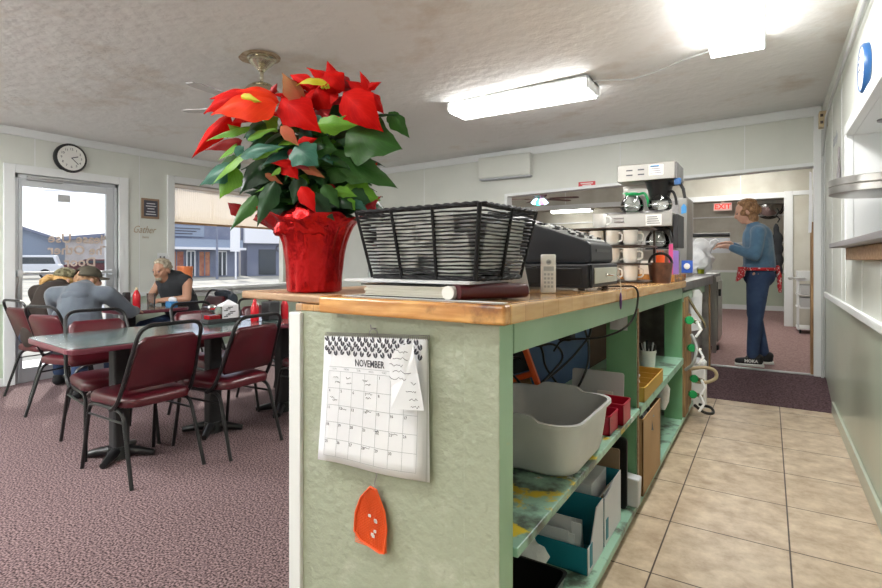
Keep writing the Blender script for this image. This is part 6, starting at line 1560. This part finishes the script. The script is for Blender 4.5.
# ---- seated people (local: faces +x, seat under origin)
def seated(label, x, y, rz, lean=.18, headf=(1, 0, -.25), arms=None, shirt='hoodie', sleeves=True, skin='skin', hs=1., headc=None, pants='jeans', wide=1.):
    t = thing('person', label, 'person', (x, y, 0), rz)
    hip = Vector((0, 0, .56)); chest = Vector((lean*.75, 0, .93)); neck = Vector((lean*1.05, 0, 1.02)); hc = Vector(headc) if headc else Vector((lean*1.45+.03, 0, 1.17))
    b = MB(); R = head_shapes(b, hc, headf)
    b.cap(neck, hc-Vector((.01, 0, .08)), .058, .055); b.cap(hip, chest, .135, .14); b.cap(chest+Vector((0, -.14, .04)), chest+Vector((0, .14, .04)), .06); b.ell(hip, (.14, .17, .11))
    A = {}
    for s in (-1, 1):
        kn = Vector((.42, s*.13, .50)); an = Vector((.38, s*.14, .10)); b.cap((.04, s*.10, .53), kn, .085, .062); b.cap(kn, an, .058, .038); b.cap(an+Vector((0, 0, -.04)), an+Vector((.13, 0, -.065)), .034, .026)
        sh = chest+Vector((0, s*.185*wide, .04)); el = Vector(arms[s][0]); wr = Vector(arms[s][1]); A[s] = (sh, el, wr)
        b.cap(sh, el, .052, .042); b.cap(el, wr, .040, .028); dv = (wr-el).normalized(); hand(b, wr, dv, (0, -s*.2, -1), curl=.35)
    fused(b, 'body', skin, t, .0075, 3); eyes(t, hc, R)
    b = MB(); b.cap(hip+Vector((0, 0, .02)), chest, .165, .165); b.ell((chest+hip)/2, (.165, .20, .20)); b.cap(chest+Vector((0, -.15*wide, .04)), chest+Vector((0, .15*wide, .04)), .082); b.cap(neck, neck+Vector((.01, 0, .015)), .078)
    for s in (-1, 1):
        sh, el, wr = A[s]
        if sleeves: b.cap(sh, el, .078, .064); b.cap(el, el+(wr-el)*.88, .062, .046)
        else: b.ell(sh+Vector((0, -s*.03, .0)), (.07, .055, .07))
    fused(b, 'top', shirt, t, .013, 5)
    b = MB(); b.ell(hip, (.15, .185, .105))
    for s in (-1, 1): b.cap((.04, s*.10, .54), (.42, s*.13, .505), .095, .075); b.cap((.42, s*.13, .50), (.385, s*.14, .14), .072, .058)
    fused(b, 'trousers', pants, t, .013, 4)
    for s in (-1, 1):
        b = MB(); b.cap((.36, s*.14, .05), (.52, s*.145, .04), .046, .034, n=12); b.ell((.37, s*.14, .08), (.045, .045, .045)); b.v = [Vector((p.x, p.y, max(.002, p.z))) for p in b.v]; b.build('shoe', 'blackshoe', t, smooth=True)
    return t, hc, R
def capmesh(t, hc, R, m, brim=True, back_open=False):
    b = MB(); n = 24; vs = []; rows_ = 8
    for j in range(rows_+1):
        ph = PI/2*j/rows_
        for i in range(n):
            a = 2*PI*i/n; vs.append(Vector(hc)+R @ Vector((-.008+.110*math.cos(a)*math.cos(ph), .092*math.sin(a)*math.cos(ph), .045+.092*math.sin(ph))))
    fs = [(j*n+k, j*n+(k+1) % n, (j+1)*n+(k+1) % n, (j+1)*n+k) for j in range(rows_) for k in range(n)]
    if back_open: fs = [f for q, f in enumerate(fs) if not (q//n < 3 and (10 <= (q % n) <= 13))]
    b.add(vs, fs); o = b.build('cap', m, t, smooth=60, solid=.006)
    b = MB(); vs = []; mm = 10
    for j in range(4):
        for i in range(mm+1):
            a = -1.05+2.1*i/mm; r = .104+.075*j/3*math.cos(a*.8); vs.append(Vector(hc)+R @ Vector((-.008+r*math.cos(a), .088*math.sin(a)*(1+.05*j), .048-.012*j/3-.02*(j/3)*abs(math.sin(a)))))
    b.add(vs, [(j*(mm+1)+i, j*(mm+1)+i+1, (j+1)*(mm+1)+i+1, (j+1)*(mm+1)+i) for j in range(3) for i in range(mm)]); b.build('brim', m, o, smooth=True, solid=.005)
    return o
# man in grey hoodie, seen from behind
t, hc, R = seated('person in a grey hoodie and olive cap seen from behind, leaning on the table', -4.72, 1.95, math.radians(132), .19, (1, -1.0, -.15),
    {-1: ((.30, -.33, .80), (.52, -.30, .79)), 1: ((.28, .26, .79), (.50, .12, .79))}, 'hoodie', headc=(.27, .0, 1.085), wide=1.15)
t.scale = (.94, .94, .94)
capmesh(t, hc, R, 'olivecap', back_open=True)
b = MB(); b.ell(hc+R @ Vector((-.02, 0, .01)), (.100, .082, .085), R); b.ell(hc+R @ Vector((-.05, 0, -.045)), (.05, .06, .04), R); fused(b, 'hair', 'hair_brown', t, .01, 2)
b = MB(); b.tube([(.10+.10*math.cos(a)*.9+.03, .125*math.sin(a), 1.005+.03*math.cos(a)-.02) for a in [2*PI*k/20 for k in range(20)]], .034, 10, closed=True); b.ell((.035, 0, .965), (.055, .115, .055)); fused(b, 'hood', 'hoodie', t, .012, 3)
# woman
t, hc, R = seated('person with a blond ponytail and camouflage cap sitting by the glass door', -5.50, 2.02, math.radians(118), .22, (1, -.8, -.2),
    {-1: ((.30, -.24, .79), (.50, -.14, .79)), 1: ((.28, .24, .79), (.50, .12, .79))}, 'brownshirt', headc=(.31, 0, 1.075))
t.scale = (.93, .93, .93)
capmesh(t, hc, R, 'camo')
b = MB(); b.ell(hc+R @ Vector((-.02, 0, .01)), (.101, .083, .085), R); b.tube([hc+R @ Vector(p) for p in ((-.09, 0, .03), (-.15, .0, .02), (-.19, .01, -.03), (-.20, .02, -.10))], [.022, .036, .034, .012], 10); fused(b, 'hair', 'hair_blond', t, .01, 1)
# man facing camera
t, hc, R = seated('person with grey hair and a dark sleeveless shirt, arms resting on the table', -5.40, 3.32, math.radians(-78), .20, (1, .1, -.3),
    {-1: ((.22, -.25, .80), (.36, -.05, .785)), 1: ((.22, .25, .80), (.36, .06, .785))}, 'darkcloth', sleeves=False, skin='skin2', headc=(.30, 0, 1.09))
b = MB()
for k in range(40):
    th = 2.4*k; ph = -.2+1.7*(k/40.); p = Vector((math.cos(th)*math.cos(ph), math.sin(th)*math.cos(ph), math.sin(ph)))
    if p.x > .35 and p.z < .65: continue
    b.ell(hc+R @ Vector((-.01+p.x*.088, p.y*.075, .03+p.z*.085)), (.022, .022, .020), n=8)
b.ell(hc+R @ Vector((-.025, 0, .035)), (.088, .080, .082), R); fused(b, 'hair', 'hair_grey', t, .008, 1)
b = MB(); b.ell(hc+R @ Vector((.066, 0, -.065)), (.035, .040, .032), R); fused(b, 'beard', 'hair_grey', t, .008, 1)

# ================================================================= OUTSIDE
b = MB(); b.box(-120, LX-.14, -40, 130, -.25, -.12); struct(b.build('ground', 'asphalt')).name = 'floor_outside'
b = MB(); b.box(-7.6, LX-.14, -3, 12, -.12, -.02); struct(b.build('floor_walk', 'snowwhite').copy() if False else b.build('floor_sidewalk', 'snowwhite'))
def building(label, P, Q, h, depth, m, cat='building'):
    """long facade from P to Q (xy), rising h, body behind"""
    P = Vector((*P, 0)); Q = Vector((*Q, 0)); d = (Q-P).normalized(); nrm = Vector((d.y, -d.x, 0))   # nrm faces the viewer's side
    if nrm.x < 0: nrm = -nrm
    t = thing('building', label, cat, (P.x, P.y, -.12))
    L = (Q-P).length
    T = Matrix((d, Vector((0, 0, 1)), nrm)).transposed().to_4x4()       # local x along, y up, z out
    T.translation = Vector((0, 0, 0))
    b = MB(); b.box(0, L, 0, h, -depth, 0, T=T); b.build('wall', m, t); return t, T, L
# grey storefront across the street, seen through the window
t, T, L = building('grey storefront across the street seen through the window', (-37.6, 19.0), (-36.5, 27.0), 4.6, 2.5, 'bldg')
Lw = L
b = MB(); b.box(-.3, L, 2.10, 2.28, 0, 1.2, T=T); b.build('canopy', 'snowwhite', t)
b = MB(); b.box(0, L, 2.28, 2.9, 0, .7, T=T); b.v = [p for p in b.v]; b.build('canopy_roof', 'bluesteel', t)
for x0, x1, m in ((.9, 1.6, 'redbrick'), (2.6, 3.7, 'redbrick'), (3.9, 4.5, 'carglass'), (4.8, 5.7, 'redbrick'), (6.3, 7.0, 'carglass')):
    b = MB(); b.box(x0, x1, .1, 2.0, 0, .06, T=T); w_ = b.build('window', m, t)
    b = MB()
    for k in range(3): b.box(x0+(x1-x0)*k/2-.04, x0+(x1-x0)*k/2+.04, .1, 2.0, .06, .1, T=T)
    b.box(x0, x1, 1.95, 2.05, .06, .1, T=T); b.build('mullion', 'snowwhite' if m != 'redbrick' else 'bldg', w_)
b = MB(); b.box(2.3, 5.2, 3.1, 3.9, 0, .12, T=T); sg = b.build('sign_board', 'bluesteel', t)
for k, s in enumerate(('FAMILY STORE', 'open daily')):
    pass
b = MB()
for k in range(3): b.box(2.6, 4.9-.3*k, 3.65-.2*k, 3.73-.2*k, .12, .14, T=T)
b.build('sign_line', 'ink', sg)
t, T, L = building('pale building with dark lettering right of the grey storefront', (-36.2, 27.6), (-28.0, 45.0), 4.4, 2.5, 'bldg')
b = MB(); b.box(-.3, L, 2.7, 4.9, 0, .5, T=T); b.build('fascia', 'snowwhite', t)
b = MB(); b.box(.9, 2.3, .1, 2.2, 0, .06, T=T); w_ = b.build('door', 'carglass', t); b = MB(); b.box(4.3, 7.5, .1, 2.4, 0, .06, T=T); b.build('window', 'bluesteel', t)
Tt = T.copy(); Tt.translation = Vector(t.location)
text('Our Local', .80, Tt @ Matrix.Translation((3.9, 2.25, .03)), 'ink', 'lettering', t, ext=.02, bold=.02)
t = thing('street_lamp', 'street lamp post standing in front of the grey storefront', 'street lamp', (-32.5, 22.3, -.12))
b = MB(); b.cyl((0, 0, 0), (0, 0, 4.4), .09, .06, n=10); b.build('post', 'bldg', t); b = MB(); b.tube([(0, 0, 4.3), (-.3, -.7, 4.5), (-.4, -1.0, 4.5)], .05, 8); b.build('arm', 'bldg', t); b = MB(); b.box(-.7, .1, -1.8, -.7, 4.42, 4.55); b.build('lamp_head', 'snowwhite', t, bevel=.03)
t = thing('parking_sign', 'white pole sign on the lot outside the window', 'sign', (-31.0, 22.7, -.12))
b = MB(); b.cyl((0, 0, 0), (0, 0, 3.4), .06, n=8); b.build('post', 'snowwhite', t); b = MB(); b.box(-.05, .05, -.4, .3, 1.9, 3.6); b.build('panel', 'snowwhite', t)
# door view: shed with gable, pale warehouse, cars
t = thing('metal_shed', 'grey-blue gabled shed seen through the glass door', 'building', (-60, 11, -.12))
b = MB(); z = 3.2; x0, x1, y0, y1 = -72, -58, 9.0, 27
b.add([(x1, y0, 0), (x1, 24, 0), (x1, 24, 2.6), (x1, 16.5, 5.2), (x1, y0, 3.4), (x0, y0, 0), (x0, 24, 0), (x0, 24, 2.6), (x0, 16.5, 5.2), (x0, y0, 3.4)], [(0, 1, 2, 3, 4), (9, 8, 7, 6, 5), (3, 2, 7, 8), (4, 3, 8, 9), (0, 4, 9, 5), (1, 6, 7, 2)])
o = b.build('shed_body', 'bluesteel', t, world=True); o.location.z = 0
b = MB(); b.add([(x1+.3, y0-1, 3.3), (x1+.3, 16.5, 5.35), (x1+.3, 25, 2.5), (x1+.3, 25, 2.25), (x1+.3, 16.5, 5.1), (x1+.3, y0-1, 3.05)], [(0, 1, 4, 5), (1, 2, 3, 4)]); b.build('roof_edge', 'bldg', t, world=True, solid=.3)
t = thing('warehouse', 'long pale stone building seen through the glass door', 'building', (-50, 30, -.12))
b = MB(); b.add([(-56, 22.5, -.12), (-42, 33, -.12), (-42, 33, 4.7), (-56, 22.5, 3.2), (-64, 33, -.12), (-50, 44, -.12), (-50, 44, 4.7), (-64, 33, 3.2)], [(0, 1, 2, 3), (5, 4, 7, 6), (3, 2, 6, 7), (0, 3, 7, 4), (1, 5, 6, 2), (0, 4, 5, 1)]); b.build('stone_wall', 'bldg2', t, world=True)
b = MB(); b.add([(-55.9, 22.4, 3.05), (-41.9, 32.9, 4.5), (-41.9, 32.9, 4.9), (-55.9, 22.4, 3.4)], [(0, 1, 2, 3)]); b.build('parapet', 'bldg', t, world=True, solid=.4)
t = thing('utility_pole', 'wooden utility pole on the skyline behind the pale building', 'pole', (-48, 37.5, 0))
t.location = (-71, 48, -.12)
b = MB(); b.cyl((0, 0, 0), (0, 0, 12.6), .2, .12, n=8); b.build('pole', 'bldg', t); b = MB(); b.box(-.1, .1, -1.1, 1.1, 11.2, 11.45); b.build('crossarm', 'bldg', t)
b = MB(); b.tube([(-71, 47.3, 11.4), (-72, 35, 9.9), (-74, 22, 9.3), (-76, 5, 9.5)], .045, 5); tag(b.build('power_line', 'bldg', origin=(-71, 47.3, 11.4)), 'sagging power line crossing the sky behind the glass door', 'cable')
def car(label, x, y, rz, m, suv=True):
    t = thing('parked_car', label, 'car', (x, y, -.12), rz)
    L2, W = 2.35, .9; H = 1.65 if suv else 1.4
    body = [(-L2, .35), (-L2, .85), (-L2+.1, 1.0), (L2-1.0, .98), (L2-.1, .85), (L2, .6), (L2, .35)]
    def ext(pl, w, mm, nm, par):
        b = MB(); n = len(pl); b.add([(x_, -w, z_) for x_, z_ in pl]+[(x_, w, z_) for x_, z_ in pl], [tuple(range(n)), tuple(reversed(range(n, 2*n)))]+[(i, n+i, n+(i+1) % n, (i+1) % n) for i in range(n)]); return b.build(nm, mm, par, bevel=.05)
    bd = ext(body, W, m, 'car_body', t); ext([(-L2+.12, .95), (-L2+.35, H), (L2-2.1, H), (L2-1.2, .95)], W*.86, m, 'cabin', t)
    ext([(-L2+.28, 1.03), (-L2+.45, H-.12), (L2-2.12, H-.12), (L2-1.42, 1.03)], W*.875, 'carglass', 'side_windows', t)
    for sx in (-1.45, 1.45):
        for sy in (-1, 1):
            b = MB(); b.cyl((sx, sy*(W-.2), .34), (sx, sy*(W+.01), .34), .34, n=22); w_ = b.build('wheel', 'tire', t); b = MB(); b.cyl((sx, sy*(W+.0), .34), (sx, sy*(W+.02), .34), .2, n=16); b.build('hubcap', 'greytrim', w_)
    return t
car('silver SUV parked across the lot, left of the lettering on the glass door', -44.5, 15.2, math.radians(62+180), 'carpaint')
car('dark red car parked right of the silver SUV', -49.0, 21.5, math.radians(62+180), 'maroon', False)

# ================================================================= LIGHT, SKY, CAMERA
w = bpy.data.worlds.new('sky'); scene.world = w; w.use_nodes = True; N = w.node_tree.nodes; Lk = w.node_tree.links
bgn = N['Background']; tc = N.new('ShaderNodeTexCoord'); ns = N.new('ShaderNodeTexNoise'); ns.inputs['Scale'].default_value = 2.2; ns.inputs['Detail'].default_value = 6
mp = N.new('ShaderNodeMapping'); mp.inputs['Scale'].default_value = (1, 1, 3.5); Lk.new(tc.outputs['Generated'], mp.inputs[0]); Lk.new(mp.outputs[0], ns.inputs[0])
r = N.new('ShaderNodeValToRGB'); r.color_ramp.elements[0].position = .40; r.color_ramp.elements[1].position = .60; r.color_ramp.elements[0].color = (.60, .70, .92, 1); r.color_ramp.elements[1].color = (1, 1, 1, 1)
Lk.new(ns.outputs['Fac'], r.inputs[0]); Lk.new(r.outputs[0], bgn.inputs[0]); bgn.inputs[1].default_value = 1.1
def area(name, loc, rot, sx, sy, power, col=(1, .985, .95)):
    l = bpy.data.lights.new(name, 'AREA'); l.shape = 'RECTANGLE'; l.size = sx; l.size_y = sy; l.energy = power; l.color = col
    o = bpy.data.objects.new(name, l); COL.objects.link(o); o.location = loc; o.rotation_euler = rot; return o
# each front-room fixture carries its lamp light just under its diffuser
for o in list(bpy.data.objects):
    if o.type == 'EMPTY' and o.name.startswith('fluorescent_light'):
        p = o.location; pw = 24
        if p.y > 11: pw = 22
        elif p.y > 6: pw = 30
        if p.y < 6: area('fluorescent_lamp', (p.x, p.y, p.z-.11), (0, 0, o.rotation_euler.z), 1.15, .24, 4 if (p.y < 1 and p.x > -3) else 13)
s = bpy.data.lights.new('sun', 'SUN'); s.energy = 3.2; s.angle = .02; s.color = (1, .96, .88)
o = bpy.data.objects.new('sun', s); COL.objects.link(o); d = Vector((.72, -.42, -.52)); o.rotation_euler = d.to_track_quat('-Z', 'Y').to_euler()

cam = bpy.data.cameras.new('camera'); co = bpy.data.objects.new('camera', cam); COL.objects.link(co)
cam.sensor_width = 36; cam.sensor_fit = 'HORIZONTAL'; cam.lens = 520/882*36; cam.shift_y = -34/882; cam.clip_start = .05; cam.clip_end = 400
co.location = (0, 0, 1.2); co.rotation_euler = (PI/2, 0, math.atan2(328, 520)); scene.camera = co
scene.view_settings.view_transform = 'Standard'; scene.view_settings.look = 'None'; scene.view_settings.exposure = .78; scene.view_settings.gamma = 1
